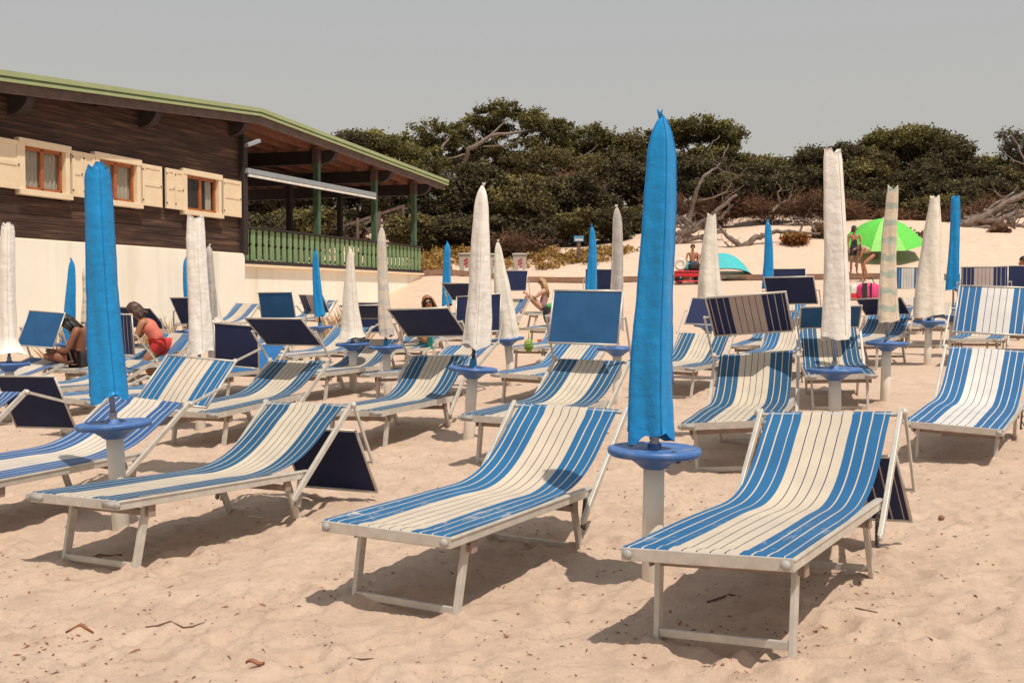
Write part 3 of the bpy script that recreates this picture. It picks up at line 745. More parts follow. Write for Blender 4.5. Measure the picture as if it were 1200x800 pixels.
def purlin(s, y1=7.8, y0=-.45, z1=None):
    zt = roof_z(s)-.30 if z1 is None else z1; h = .40; mb = MB(); poly = []
    for q in range(7):
        a = math.pi/2*q/6; poly.append((y0+.42-.42*math.sin(a)*1.0, zt-h+.0+(h*.92)*(1-math.cos(a))))
    poly = [(y1, zt), (y1, zt-h)]+[(y0+.42*(1-math.sin(math.pi/2*q/6)), zt-h*.94*math.cos(math.pi/2*q/6)) for q in range(7)]+[(y0, zt)]
    n = len(poly); vs = [(s-.11, y, z) for y, z in poly]+[(s+.11, y, z) for y, z in poly]
    mb.add(vs, [tuple(range(n)), tuple(range(2*n-1, n-1, -1))]+[(i, n+i, n+(i+1) % n, (i+1) % n) for i in range(n)])
    return hpart('purlin', mb, 'timber_beam')
for s in (-11.5, -7.8, -3.93, -.34): purlin(s, y1=.3)
for s in (4.56, 8.53, 11.88): purlin(s)
for s in (4.36, 8.32, 11.62):
    mb = MB(); mb.box((s, .10, 3.86), (.17, .17, 3.0)); o = hpart('veranda_post', mb, 'post_green', bevel=.008)
    mb = MB(); mb.box((s, .10, roof_z(s)-.48), (.20, .20, .40)); hpart('post_cap', mb, 'rake_board', o)
for s in (4.0, 7.55, 11.2):
    mb = MB(); mb.box((s, 2.75, 3.86), (.17, .17, 3.1)); hpart('veranda_post', mb, 'timber_beam', bevel=.008)
mb = MB(); mb.box((6.2, 2.75, 5.25), (12.4, .16, .26)); hpart('back_beam', mb, 'timber_beam')
mb = MB(); mb.box((1.6, 5.2, 3.9), (3.2, .12, 3.2)); hpart('veranda_dark_panel', mb, 'dark_inside')  # near-black panel standing in for the shaded depth of the veranda
# railing: boards, top rail, bottom rail
rl = MB(); rl.box((6.05, -.02, 3.20), (11.9, .16, .05)); rl.box((6.05, .02, 2.45), (11.8, .05, .09)); rl.box((6.05, .02, 3.02), (11.8, .05, .09))
ro = hpart('railing', rl, 'timber_beam', bevel=.006)
nb = 37
for i in range(nb):
    s = .26+i*(11.55/(nb-1)); mb = MB(); wd = .205; z0, z1 = 2.36, 3.165
    poly = [(s-wd/2, z0), (s+wd/2, z0), (s+wd/2, 2.70), (s+wd/2-.035, 2.76), (s+wd/2, 2.82), (s+wd/2, z1), (s-wd/2, z1), (s-wd/2, 2.82), (s-wd/2+.035, 2.76), (s-wd/2, 2.70)]
    mb.prism(poly, -.040, -.010); hpart('railing_board', mb, 'rail_green', ro)
# awning cassette hanging under the roof edge
aw = MB(); aw.bar((-.3+.35, -.16, 4.60), (7.75, -.16, 4.66), .14, .13); ao = hpart('awning_case', aw, 'awning_metal', bevel=.01)
aw = MB(); aw.bar((.1, -.20, 4.49), (7.75, -.20, 4.55), .05, .06); hpart('awning_front_bar', aw, 'awning_cloth', ao)
# lamp at the corner under the eaves
lm = MB(); lm.bar((-.15, -.30, 5.20), (.25, -.42, 5.36), .16, .10); hpart('eaves_lamp', lm, 'awning_metal', bevel=.02)

# ------------------------------------------------------------------ boardwalk and the steps behind the house
simple('boardwalk_wood', (.30,.17,.11), (.20,.11,.075), 4, .8, 0, .3)
simple('old_wood', (.20,.125,.10), (.10,.065,.055), 4, .85, 0, .4, stretch=(1,1,1))
bwk = thing('boardwalk', 'low reddish brown wooden boardwalk crossing the beach behind the umbrellas', 'boardwalk', (0, 43, 0))
pts = [(-3.3, 39.9), (-2.6, 40.6), (-1.5, 42.4), (1.3, 43.4), (6.6, 43.2), (11.3, 42.0), (16.1, 41.0), (24, 39.8)]
ed = MB(); pl = MB()
for (x0, y0), (x1, y1) in zip(pts[:-1], pts[1:]):
    n = max(1, int(math.hypot(x1-x0, y1-y0)/.6))
    for q in range(n):
        a = (x0+(x1-x0)*q/n, y0+(y1-y0)*q/n); b = (x0+(x1-x0)*(q+1)/n, y0+(y1-y0)*(q+1)/n)
        za, zb = G(*a)+.13, G(*b)+.13
        ed.bar((a[0], a[1]-43, za), (b[0], b[1]-43, zb), .06, .20)
        for s in range(3):
            u = (s+.5)/3; x = a[0]+(b[0]-a[0])*u; y = a[1]+(b[1]-a[1])*u; z = za+(zb-za)*u+.06
            dx, dy = (b[0]-a[0]), (b[1]-a[1]); L = math.hypot(dx, dy); nx, ny = -dy/L, dx/L
            pl.bar((x, y-43, z), (x+nx*1.4, y-43+ny*1.4, z+.02), L/3-.02, .03)
obj('edge_board', ed, 'boardwalk_wood', bwk); obj('planks', pl, 'boardwalk_wood', bwk)
st = thing('wooden_steps', 'weathered wooden steps and handrails climbing the dune behind the veranda', 'steps', (-6.5, 52, 0))
ms = MB(); mr = MB(); mp = MB()
for i in range(9):
    x = -7.4+i*.32; z = 3.2+i*.22; ms.bar((x-6.5+7.0-.2, -.6, z), (x-6.5+7.0-.2, 1.0, z), .34, .07)
for (a, b) in (((-8.6, 3.5), (-4.4, 5.2)), ((-8.6, 4.2), (-4.4, 5.6)), ((-7.6, 4.9), (-5.5, 3.1)), ((-9.6, 4.0), (-6.8, 4.6))):
    for y in (-.7, 1.0): mr.bar((a[0]+5.9, y, a[1]), (b[0]+5.9, y, b[1]), .08, .12)
for x, z in ((-8.6, 4.3), (-7.5, 4.6), (-6.5, 5.0), (-5.5, 5.3), (-4.4, 5.6)):
    for y in (-.75, 1.05): mp = MB(); mp.bar((x+5.9, y, z-2.6), (x+5.9, y, z+.05), .12, .12, up=(1, 0, 0)); obj('upright', mp, 'old_wood', st)
for q in range(10): mr.bar((-2.4, -.9, 3.1+q*.18), (-1.2, -.9, 3.1+q*.18), .05, .09)
obj('treads', ms, 'old_wood', st); obj('handrail', mr, 'old_wood', st)

# ------------------------------------------------------------------ trees, brush, driftwood
def foliage_mat(name, dark, mid, light):
    m, t, b = nt(name, .8, 0, .08)
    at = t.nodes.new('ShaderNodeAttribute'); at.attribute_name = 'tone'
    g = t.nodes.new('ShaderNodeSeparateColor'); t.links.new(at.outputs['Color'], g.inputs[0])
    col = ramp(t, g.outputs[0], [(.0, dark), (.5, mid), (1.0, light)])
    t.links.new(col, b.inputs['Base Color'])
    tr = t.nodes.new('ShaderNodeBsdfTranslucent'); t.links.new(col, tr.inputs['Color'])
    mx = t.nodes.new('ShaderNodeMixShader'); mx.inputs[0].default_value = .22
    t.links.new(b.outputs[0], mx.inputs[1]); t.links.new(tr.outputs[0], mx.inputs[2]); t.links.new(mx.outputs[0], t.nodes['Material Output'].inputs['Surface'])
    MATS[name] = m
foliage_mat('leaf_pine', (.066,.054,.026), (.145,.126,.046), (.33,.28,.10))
foliage_mat('leaf_dark', (.050,.040,.026), (.098,.080,.044), (.185,.155,.074))
foliage_mat('leaf_olive', (.064,.050,.028), (.14,.112,.050), (.28,.23,.09))
foliage_mat('leaf_dry', (.065,.038,.026), (.16,.085,.052), (.33,.19,.115))
foliage_mat('leaf_sparse', (.07,.062,.040), (.12,.105,.065), (.18,.16,.10))
foliage_mat('leaf_iceplant', (.24,.15,.05), (.42,.25,.08), (.50,.36,.16))
foliage_mat('leaf_redbush', (.20,.07,.03), (.30,.12,.04), (.34,.24,.08))
simple('bark', (.125,.085,.068), (.065,.045,.038), 3, .9, 0, .5)
simple('bark_grey', (.27,.205,.165), (.12,.085,.07), 3.5, .9, 0, .9, 9, .08)
simple('bark_limb', (.27,.20,.165), (.15,.11,.09), 2.5, .9, 0, .4)
def leaves(lobes, n, size, seed, clump=.34, flat=.6, up=.25, long_=1.9, surf=.55):
    """lobes: (cx,cy,cz,rx,ry,rz) in world metres. many small leaf blades gathered in clumps"""
    r = np.random.RandomState(seed); V = []; T = []
    vol = np.array([l[3]*l[5] for l in lobes]); cnt = np.maximum(20, (n*vol/vol.sum()).astype(int))
    for l, k in zip(lobes, cnt):
        nc = max(6, int(k/70)); d = r.randn(nc, 3); d /= np.linalg.norm(d, axis=1)[:, None]
        rad = r.rand(nc)**.5*(1-surf)+surf*(.86+.14*r.rand(nc))
        # uneven outline: some clumps pushed out, some pulled in
        rad *= 1+.10*r.randn(nc)
        cc = d*rad[:, None]*np.array(l[3:6])+np.array(l[:3])
        tone = np.clip(.36+.16*r.randn(nc)+.36*d[:, 2], 0, 1)  # random tone per clump, plus light from above put into the colour
        idx = r.randint(0, nc, k); cs = clump*(.6+.8*r.rand(nc))
        p = cc[idx]+r.randn(k, 3)*cs[idx][:, None]*np.array([.55, .55, .55*flat])
        a = r.randn(k, 3); a[:, 2] = a[:, 2]*.55+up; a /= np.linalg.norm(a, axis=1)[:, None]
        b = np.cross(a, r.randn(k, 3)); b /= np.linalg.norm(b, axis=1)[:, None]
        s = size*(.55+.9*r.rand(k))[:, None]
        q = np.stack([p-b*s*.5, p+a*s*long_*.5-b*s*.1, p+b*s*.5, p-a*s*long_*.35], 1)
        V.append(q.reshape(-1, 3)); tn = np.clip(tone[idx]+.07*r.randn(k), 0, 1)
        T.append(np.repeat(tn, 4))
    return np.concatenate(V), np.concatenate(T)
def leafobj(name, V, T, mat, parent, org):
    V = (V-np.array(org)).astype(np.float32); n = len(V)//4
    me = bpy.data.meshes.new(name); me.vertices.add(len(V)); me.vertices.foreach_set('co', V.ravel())
    me.loops.add(4*n); me.loops.foreach_set('vertex_index', np.arange(4*n, dtype=np.int32))
    me.polygons.add(n); me.polygons.foreach_set('loop_start', (np.arange(n)*4).astype(np.int32)); me.update()
    ca = me.color_attributes.new('tone', 'FLOAT_COLOR', 'POINT')
    c = np.stack([T, T, T, np.ones_like(T)], 1).astype(np.float32); ca.data.foreach_set('color', c.ravel())
    me.materials.append(MATS[mat]); o = bpy.data.objects.new(name, me); C.objects.link(o); o.parent = parent; return o
def limb(mb, a, b, r0, r1, seed, wob=.12, n=7):
    rs = random.Random(seed); a = Vector(a); b = Vector(b); L = (b-a).length; pts = []; rr = []
    off = [Vector((rs.gauss(0, 1), rs.gauss(0, 1), rs.gauss(0, .7)))*L*wob for _ in range(3)]
    for i in range(n):
        t = i/(n-1); w = math.sin(math.pi*t)
        p = a.lerp(b, t)+off[0]*w*.6+off[1]*math.sin(2*math.pi*t)*.35+off[2]*math.sin(3*math.pi*t)*.2
        pts.append(p); rr.append(r0+(r1-r0)*t)
    mb.tube(pts, rr, 7); return pts
def tree(name, label, cat, lobes_px, Y, base_px, mat, n=9000, size=.15, seed=1, depth=.8, trunk_r=.16, bark='bark', group=None, clump=.42, flat=.6, limbs=9, visible_limbs=(), surf=.55):
    L = []; rs = random.Random(seed)
    for (px, py, rx, ry) in lobes_px:
        c = AT(px, py, Y); s = Y/F; L.append((c.x, Y+rs.uniform(-.6, .6), c.z, rx*s, max(rx, ry)*s*depth, ry*s))
    bx = PX(base_px, Y); bzz = G(bx, Y)
    t = thing(name, label, cat, (bx, Y, bzz), group=group)
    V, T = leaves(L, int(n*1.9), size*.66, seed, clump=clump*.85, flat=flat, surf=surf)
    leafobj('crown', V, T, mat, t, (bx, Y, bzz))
    mb = MB(); top = max(L, key=lambda l: l[2]); cz = min(l[2]-l[5]*.6 for l in L)
    fork = Vector((bx+rs.uniform(-.3, .3), Y, max(bzz+.6, bzz+(cz-bzz)*.6)))
    o0 = Vector((bx, Y, bzz))
    limb(mb, (0, 0, -.3), fork-o0, trunk_r, trunk_r*.75, seed, .05)
    for k in range(limbs):
        l = L[k % len(L)]; tgt = Vector((l[0]+rs.uniform(-.6, .6)*l[3], l[1]+rs.uniform(-.6, .6)*l[4], l[2]+rs.uniform(-.4, .5)*l[5]))
        p = limb(mb, fork-o0, tgt-o0, trunk_r*.5, trunk_r*.12, seed*31+k, .10)
        for q in range(3):
            s0 = p[3+q]; e = s0+Vector((rs.uniform(-1, 1), rs.uniform(-1, 1), rs.uniform(-.2, 1)))*.9; limb(mb, s0, e, trunk_r*.16, .012, seed*77+k*5+q, .15, 4)
    obj('trunk', mb, bark, t, True)
    if visible_limbs:
        vb = MB()
        for k, (pl_, r0, r1) in enumerate(visible_limbs):
            pp = [AT(px, py, Y-dy)-o0 for px, py, dy in pl_]
            # smooth
            q = []; m_ = len(pp)
            for i in range(m_-1):
                for u in (0, .33, .66): q.append(pp[i].lerp(pp[i+1], u)+Vector((rs.gauss(0, .03), 0, rs.gauss(0, .03))))
            q.append(pp[-1]); vb.tube(q, [r0+(r1-r0)*i/(len(q)-1) for i in range(len(q))], 7)
        obj('bare_limbs', vb, 'bark_limb', t, True)
    return t
GP = 'pines on the skyline behind the dune'; GE = 'dark evergreen bushes on the dune'; GD = 'dry brown brush on the dune'
tree('pine_tree', 'broad flat topped pine with pale crooked limbs showing, tallest on the skyline behind the veranda', 'tree',
     [(600,143,52,15),(560,150,34,14),(640,150,32,13),(585,132,28,10),(652,148,14,8),(600,176,60,12),(545,172,30,12),(520,160,34,16),(480,170,40,14),(640,165,20,10)], 66, 565, 'leaf_pine', 15000, .15, 2, group=GP, clump=.36, surf=.45, bark='bark_limb',
     visible_limbs=[([(545,190,1.5),(550,176,2),(575,160,2),(600,158,2),(632,152,1)], .17, .05), ([(548,182,1.6),(530,186,2),(500,190,1)], .06, .02), ([(510,192,1.2),(520,172,1.5),(529,160,1)], .14, .04), ([(575,160,2),(585,150,1.5),(598,140,1)], .07, .02), ([(560,170,2),(555,150,1.5)], .06, .02), ([(565,172,2),(590,172,2),(612,166,1.5)], .05, .02)])
tree('pine_tree', 'low pine crown just above the veranda roof tip', 'tree', [(440,172,34,16),(465,186,30,20),(420,172,16,11),(500,195,28,22)], 64, 460, 'leaf_pine', 9000, .15, 3, group=GP)
tree('pine_tree', 'round pine between the flat topped pine and the big blue umbrella', 'tree', [(690,166,32,17),(665,182,30,18),(712,180,26,20),(735,178,22,16)], 68, 690, 'leaf_pine', 10000, .15, 4, group=GP, visible_limbs=[([(672,196,1),(690,180,1.5),(705,168,1)], .08, .02)])
tree('pine_tree', 'pine immediately right of the big blue umbrella top', 'tree', [(835,186,44,13),(815,153,34,15),(848,160,24,16),(790,158,20,14),(850,176,14,12)], 66, 830, 'leaf_pine', 11000, .15, 5, group=GP, clump=.36, visible_limbs=[([(838,200,1),(846,184,1.5),(852,170,1)], .08, .02), ([(820,190,1),(832,172,1),(842,160,1)], .06, .02)])
tree('pine_tree', 'low rounded pine in the skyline dip left of the tall white umbrella', 'tree', [(895,200,42,18),(870,205,30,20),(925,208,26,18)], 68, 890, 'leaf_pine', 9000, .15, 6, group=GP)
tree('pine_tree', 'wide domed pine crown behind the palm patterned umbrella', 'tree', [(1060,170,50,20),(1030,176,30,16),(1088,176,32,20),(1015,170,14,10)], 68, 1060, 'leaf_pine', 14000, .15, 7, group=GP, clump=.38)
tree('pine_tree', 'bright green pine at right between the dark juniper and the sparse tree', 'tree', [(1155,205,36,18),(1140,200,24,14),(1178,212,24,18)], 66, 1150, 'leaf_pine', 9000, .15, 8, group=GP)
tree('pine_tree', 'thin open crowned pine at the right edge of the skyline', 'tree', [(1192,172,22,14),(1178,160,12,6),(1215,180,24,20),(1195,190,14,8)], 64, 1205, 'leaf_sparse', 3600, .12, 9, group=GP, clump=.45, visible_limbs=[([(1205,220,.5),(1198,195,1),(1188,170,1),(1180,158,1)], .10, .02), ([(1198,195,1),(1180,186,1),(1168,172,1)], .05, .015)])
tree('juniper_tree', 'dark pointed juniper beside the domed pine', 'tree', [(1112,180,24,18),(1105,200,34,22),(1128,200,18,20)], 65, 1110, 'leaf_dark', 11000, .15, 10, group=GP)
tree('juniper_tree', 'dark juniper behind the tall white umbrella', 'tree', [(955,190,26,16),(985,184,26,14),(970,205,44,26)], 66, 968, 'leaf_dark', 11000, .15, 11, group=GP)
tree('pine_tree', 'olive green pine behind the thin blue and grey umbrellas', 'tree', [(752,168,24,14),(745,190,40,20),(700,200,40,18),(640,195,40,20)], 64, 730, 'leaf_olive', 12000, .15, 12, group=GP)
EV = [ (800,196,46,16,68,'dark bush on the skyline behind the big blue umbrella'), (925,208,44,16,68,'dark bush on the skyline dip between the pines'), (1075,208,44,16,68,'dark bush filling below the domed pine crown'), (478,276,26,22,50,'low dark bush right behind the veranda end'), (515,272,34,22,51,'low dark bush left of the tall pointed white umbrella'), (560,272,34,20,51.5,'low dark bush above the leftmost bin'), (612,270,36,20,52,'low dark bush above the pale dry grass tuft'), (665,265,34,20,53,'low dark bush behind the sign post'), (708,262,28,18,54,'low dark bush above the thin blue umbrella'), (575,190,62,22,66,'dark bush filling the gap under the flat topped pine'), (835,192,36,20,66,'dark bush filling the gap under the pine right of the big umbrella'), (1010,192,40,18,67,'dark bush under the domed pine'), (845,222,40,20,57,'dark green bush above the tangle of dead trunks'), (905,222,36,20,58,'dark green bush over the V shaped driftwood'), (1015,240,36,18,57,'green bush low behind the green parasol'), (1095,245,44,18,56,'green bush low behind the cream numbered umbrella'), (1170,212,34,22,63,'green bush between the right pines'), (500,235,44,42,53,'big dark bush closing the view at the end of the veranda'), (555,225,50,46,54,'large dark bush behind the tall pointed white umbrella'),
 (610,245,48,44,53,'dark bush above the orange ground cover'), (655,240,44,42,55,'dark bush left of the thin blue umbrella'), (700,250,36,34,56,'dark bush behind the grey umbrella'),
 (745,215,40,34,58,'olive bush hidden partly by the big blue umbrella'), (745,262,26,22,56,'low dark bush at the foot of the dune by the big umbrella'), (820,205,46,28,60,'dark bush above the bare branch'),
 (880,215,44,26,62,'bushy evergreen above the sandy hollow'), (960,225,40,30,61,'dark bush left of the tall white umbrella'), (1010,215,44,34,60,'dark bush over the green parasol'),
 (1065,225,46,36,60,'dense bush between patterned and cream umbrellas'), (1110,235,40,32,59,'dark bush over the far right blue umbrella'), (1160,230,36,28,61,'dark bush above the driftwood logs'), (1200,235,30,30,62,'dark bush at the right edge'), (420,215,44,40,58,'dark bush seen through the veranda'), (385,180,50,30,62,'tall dark bush under the veranda roof'), (330,195,50,34,62,'dark bush filling the left of the veranda'), (455,225,32,44,56,'dark bush just past the last veranda post'), (400,262,40,18,57,'low bush among the wooden steps'), (350,225,46,40,60,'dark bush behind the middle of the veranda'), (300,240,44,40,62,'bush behind the darkest part of the veranda'), (345,268,46,22,50,'low dark bush at the back of the veranda floor'), (300,275,40,22,46,'low dark bush behind the left of the veranda'), (395,275,34,16,52,'low dark bush behind the wooden steps') ]
for i, (px, py, rx, ry, Y, lab) in enumerate(EV):
    rs = random.Random(i+50)
    lob = [(px, py, rx*.8, ry*.7)]+[(px+rs.uniform(-.7, .7)*rx, py+rs.uniform(-.6, .75)*ry, rx*rs.uniform(.26, .42), ry*rs.uniform(.22, .38)) for _ in range(11)]
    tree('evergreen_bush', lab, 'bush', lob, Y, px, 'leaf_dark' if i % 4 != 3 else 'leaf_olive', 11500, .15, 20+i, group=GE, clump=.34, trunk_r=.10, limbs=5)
BR = [(672,222,34,12,57,'small patch of brownish brush among the dark bushes near the centre'), (785,240,30,18,56,'brown brush right beside the big blue umbrella'), (835,244,40,16,56,'rusty brush behind the bare branch'), (885,246,40,15,57,'rusty brush over the sandy hollow'), (940,246,32,17,56,'rusty brush left of the tall white umbrella'), (988,256,30,16,55,'reddish brush above the woman in black'), (1040,262,36,14,56,'low rusty brush behind the green parasol'), (1110,258,44,12,55,'low brown brush along the dune foot at right'), (1150,250,26,16,56,'brown brush behind the driftwood logs'), (600,288,40,9,50,'pale dry grass tuft above the rubbish bins')]
for i, (px, py, rx, ry, Y, lab) in enumerate(BR):
    rs = random.Random(i+90); t = thing('dry_brush', lab, 'bush', (PX(px, Y), Y, G(PX(px, Y), Y)), group=GD)
    s = Y/F; L = [(PX(px+rs.uniform(-.5, .5)*rx, Y), Y+rs.uniform(-.8, .8), PZ(py+rs.uniform(-.5, .5)*ry, Y), rx*s*.6, rx*s*.5, ry*s*.7) for _ in range(5)]
    V, T = leaves(L, 3600, .036, 200+i, clump=.5, long_=13, up=.5); leafobj('twigs', V, T, 'leaf_dry', t, tuple(t.location))
def on_sand(px, py):
    Y = 42.0
    while Y < 66 and G(PX(px, Y), Y) < PZ(py, Y): Y += .1
    return Y
def bare(name, label, cat, lines, Y, mat='bark_grey', seed=1, twigs=5):
    o = lines[0][0][0]; org = AT(o[0], o[1], Y); t = MB(); rs = random.Random(seed)
    for (pl_, r0, r1) in lines:
        pp = [AT(p[0], p[1], Y-(p[2] if len(p) > 2 else 0))-org for p in pl_]; q = []
        for i in range(len(pp)-1):
            for u in (0, .25, .5, .75): q.append(pp[i].lerp(pp[i+1], u)+Vector((rs.gauss(0, .5), rs.gauss(0, .5), rs.gauss(0, .5)))*r0*.45)
        q.append(pp[-1]); t.tube(q, [(r0+(r1-r0)*i/(len(q)-1))*rs.uniform(.88, 1.12) for i in range(len(q))], 8)
        for k in range(twigs):
            s0 = q[rs.randrange(len(q)//3, len(q))]; e = s0+Vector((rs.gauss(0, .35), rs.gauss(0, .3), abs(rs.gauss(0, .35))))*1.3; limb(t, s0, e, max(.012, r1*.5), .008, seed*7+k, .18, 5)
    ob = obj(name, t, mat, None, True, loc=org); return tag(ob, label, cat)
bare('dead_branch', 'tall bare crooked grey branch rising from the brush right of the big blue umbrella', 'branch', [([(803,272),(808,250),(815,225,.4),(822,208,.5),(838,197,.4),(842,192,.4)], .15, .03), ([(815,236),(835,232,.4),(850,225,.5),(856,215,.5)], .05, .02), ([(838,197,.4),(848,202,.4),(862,206,.3)], .03, .015)], 55, seed=1)
bare('dead_branch', 'thin pale forked twig above the sandy hollow', 'branch', [([(903,248),(912,240),(922,235,.3),(926,229,.4)], .07, .03), ([(913,240),(910,226,.2),(915,222,.2),(908,214,.2)], .05, .02)], 55, seed=2, twigs=2)
bare('driftwood', 'tangle of weathered dead trunks and roots right behind the big blue umbrella', 'driftwood', [([(785,285),(800,272),(822,262),(840,246,.5),(862,229,.5)], .20, .06), ([(790,276),(812,270),(845,255),(858,240,.3)], .14, .05), ([(786,262),(800,255),(820,268),(838,272)], .10, .05), ([(782,248),(796,262),(806,276)], .09, .05), ([(800,283),(830,275),(850,270)], .12, .05), ([(792,292),(800,278),(815,278),(838,284)], .12, .06)], on_sand(800, 286), seed=3, twigs=7)
bare('driftwood', 'V shaped dead branch lying on the open sand', 'driftwood', [([(868,291),(885,278),(898,273),(922,272),(960,274)], .16, .05), ([(868,290),(858,282),(848,274),(842,265)], .14, .05), ([(866,291),(856,290),(848,284)], .06, .03), ([(936,272),(940,262),(944,256)], .06, .02), ([(955,273),(948,262),(942,257)], .05, .02)], on_sand(868, 289), seed=4, twigs=3)
bare('driftwood', 'pile of large weathered logs under the bushes at the right edge', 'driftwood', [([(1126,262),(1150,254),(1175,240),(1208,220)], .20, .15), ([(1130,258),(1160,260),(1185,250),(1215,244)], .15, .12), ([(1124,266),(1145,268),(1180,264),(1200,266)], .12, .08), ([(1150,246),(1165,258),(1188,268)], .10, .05), ([(1122,264),(1140,262),(1152,250),(1162,240),(1185,226)], .10, .05), ([(1135,270),(1160,264),(1180,272)], .08, .04), ([(1160,262),(1172,246),(1190,238)], .09, .05), ([(1128,254),(1138,268),(1142,278)], .07, .04), ([(1180,262),(1190,252),(1204,252)], .17, .12)], 53, seed=5, twigs=4)
bare('driftwood', 'small dry branch lying on sand by the tall white umbrella', 'driftwood', [([(946,262),(955,255),(965,266)], .07, .03), ([(950,270),(962,262),(975,268)], .07, .03)], on_sand(950, 270), seed=6, twigs=5)
# ground cover and small bushes
L = []
rs = random.Random(8)
for k in range(46):
    px = rs.uniform(490, 735); Y = rs.uniform(47.6, 51.0)-max(0, px-600)*.004
    L.append((PX(px, Y), Y, G(PX(px, Y), Y)+.10, rs.uniform(.3, .9), rs.uniform(.3, .7), .14))
V, T = leaves(L, 15000, .085, 77, clump=.28, flat=.35, up=.6)
ice = leafobj('iceplant_cover', V, T, 'leaf_iceplant', None, (0, 0, 0)); tag(ice, 'orange and yellow ground cover creeping down the sand behind the bins', 'ground cover', kind='stuff')
def smallbush(px, py, rx, ry, Y, mat, lab, n=2600, size=.07):
    x = PX(px, Y); z = G(x, Y); t = thing('low_bush', lab, 'bush', (x, Y, z)); s = Y/F
    V, T = leaves([(x, Y, z+ry*s*.6, rx*s, rx*s*.8, ry*s)], n, size, int(px), clump=.2, up=.7, long_=3); leafobj('foliage', V, T, mat, t, (x, Y, z)); return t
smallbush(930, 303, 13, 8, 48, 'leaf_redbush', 'small round red and yellow bush alone on the sand')
smallbush(963, 290, 9, 9, 49, 'leaf_dry', 'small dry brown bush left of the tall white umbrella')
smallbush(1040, 291, 38, 5, 48, 'leaf_dry', 'dry brown tufts in the shade of the green parasol', 2600)
smallbush(1170, 270, 6, 3, 50, 'leaf_dry', 'tiny dry tuft below the logs')
smallbush(505, 308, 26, 10, 45, 'leaf_iceplant', 'yellowish scrub beside the end of the veranda', 4200)
for px, py, Y, lab in ((93, 400, 18.5, 'clump of dry straw coloured grass behind the short blue umbrella'), (193, 395, 20.5, 'clump of dry grass by the wall behind the sunbather in coral'), (405, 372, 22.5, 'thin dry weeds at the base of the white wall')):
    x = PX(px, Y); z = G(x, Y); mb = MB(); rs = random.Random(int(px))
    for k in range(170):
        a = rs.uniform(0, 6.28); r = rs.random()**.5*.45; h = rs.uniform(.35, .95); p = Vector((r*math.cos(a), r*math.sin(a)*.5, 0)); q = p+Vector((rs.gauss(0, .22), rs.gauss(0, .2), h))
        mb.add([p-Vector((.007, 0, 0)), p+Vector((.007, 0, 0)), p.lerp(q, .6)+Vector((.006, 0, .05)), q], [(0, 1, 2, 3)])
    simple('straw', (.50,.34,.19), (.34,.22,.12), 9, .9) if 'straw' not in MATS else None
    tag(obj('dry_grass', mb, 'straw', None, loc=(x, Y, z)), lab, 'grass clump')

# ------------------------------------------------------------------ people
def skinm(name, c1, c2):
    simple(name, c1, c2, 7, .5, 0, .1)
skinm('skin_light', (.60,.34,.22), (.50,.26,.16)); skinm('skin_tan', (.42,.19,.10), (.33,.14,.075)); skinm('skin_dark', (.27,.105,.055), (.19,.07,.04))
simple('hair_blonde', (.50,.30,.13), (.30,.16,.07), 14, .5, 0, .4, stretch=(3,3,.6)); simple('hair_brown', (.10,.05,.03), (.05,.025,.018), 14, .5, 0, .4); simple('hair_black', (.018,.014,.014), (.010,.008,.008), 14, .45, 0, .4); simple('hair_red', (.36,.15,.075), (.22,.085,.045), 14, .5, 0, .4)
for nm, c in (('cloth_black', (.022,.02,.024)), ('cloth_navy', (.03,.06,.18)), ('cloth_coral', (.75,.20,.14)), ('cloth_red', (.62,.04,.03)), ('cloth_floral', (.40,.22,.25)), ('cloth_grey', (.09,.08,.08)), ('cloth_teal', (.05,.40,.36)), ('plastic_black', (.015,.014,.015)), ('cloth_pink', (.78,.06,.22)), ('plastic_white', (.75,.72,.66)), ('bag_red', (.62,.03,.04)), ('tent_teal', (.06,.50,.52)), ('cloth_green', (.10,.42,.12)), ('parasol_green', (.13,.62,.07)), ('parasol_light', (.30,.72,.16)), ('bin_grey', (.50,.46,.40)), ('bin_red', (.55,.05,.05)), ('sign_blue', (.10,.30,.48)), ('bikini', (.05,.05,.06)), ('bucket_red', (.75,.10,.03)), ('net_green', (.28,.45,.06)), ('khaki_top', (.50,.42,.26))):
    simple(nm, c, tuple(x*.8 for x in c), 9, .75 if not nm.startswith(('plastic', 'bin', 'bucket')) else .4, 0, .2)
def skin_mesh(name, V, E, Rd, root=0, lv=2):
    me = bpy.data.meshes.new(name); me.from_pydata([tuple(v) for v in V], E, [])
    o = bpy.data.objects.new(name+'_src', me); C.objects.link(o)
    md = o.modifiers.new('skin', 'SKIN'); md.use_smooth_shade = True; md.branch_smoothing = .6
    for i, r in enumerate(Rd):
        d = me.skin_vertices[0].data[i]; rr = (r, r) if not isinstance(r, tuple) else r; d.radius = rr; d.use_root = (i == root)
    ss = o.modifiers.new('sub', 'SUBSURF'); ss.levels = lv; ss.render_levels = lv
    bpy.context.view_layer.update()
    dg = bpy.context.evaluated_depsgraph_get(); nm = bpy.data.meshes.new_from_object(o.evaluated_get(dg)); nm.name = name
    bpy.data.objects.remove(o); nm.polygons.foreach_set('use_smooth', [True]*len(nm.polygons)); return nm
def V3(*a): return Vector(a)
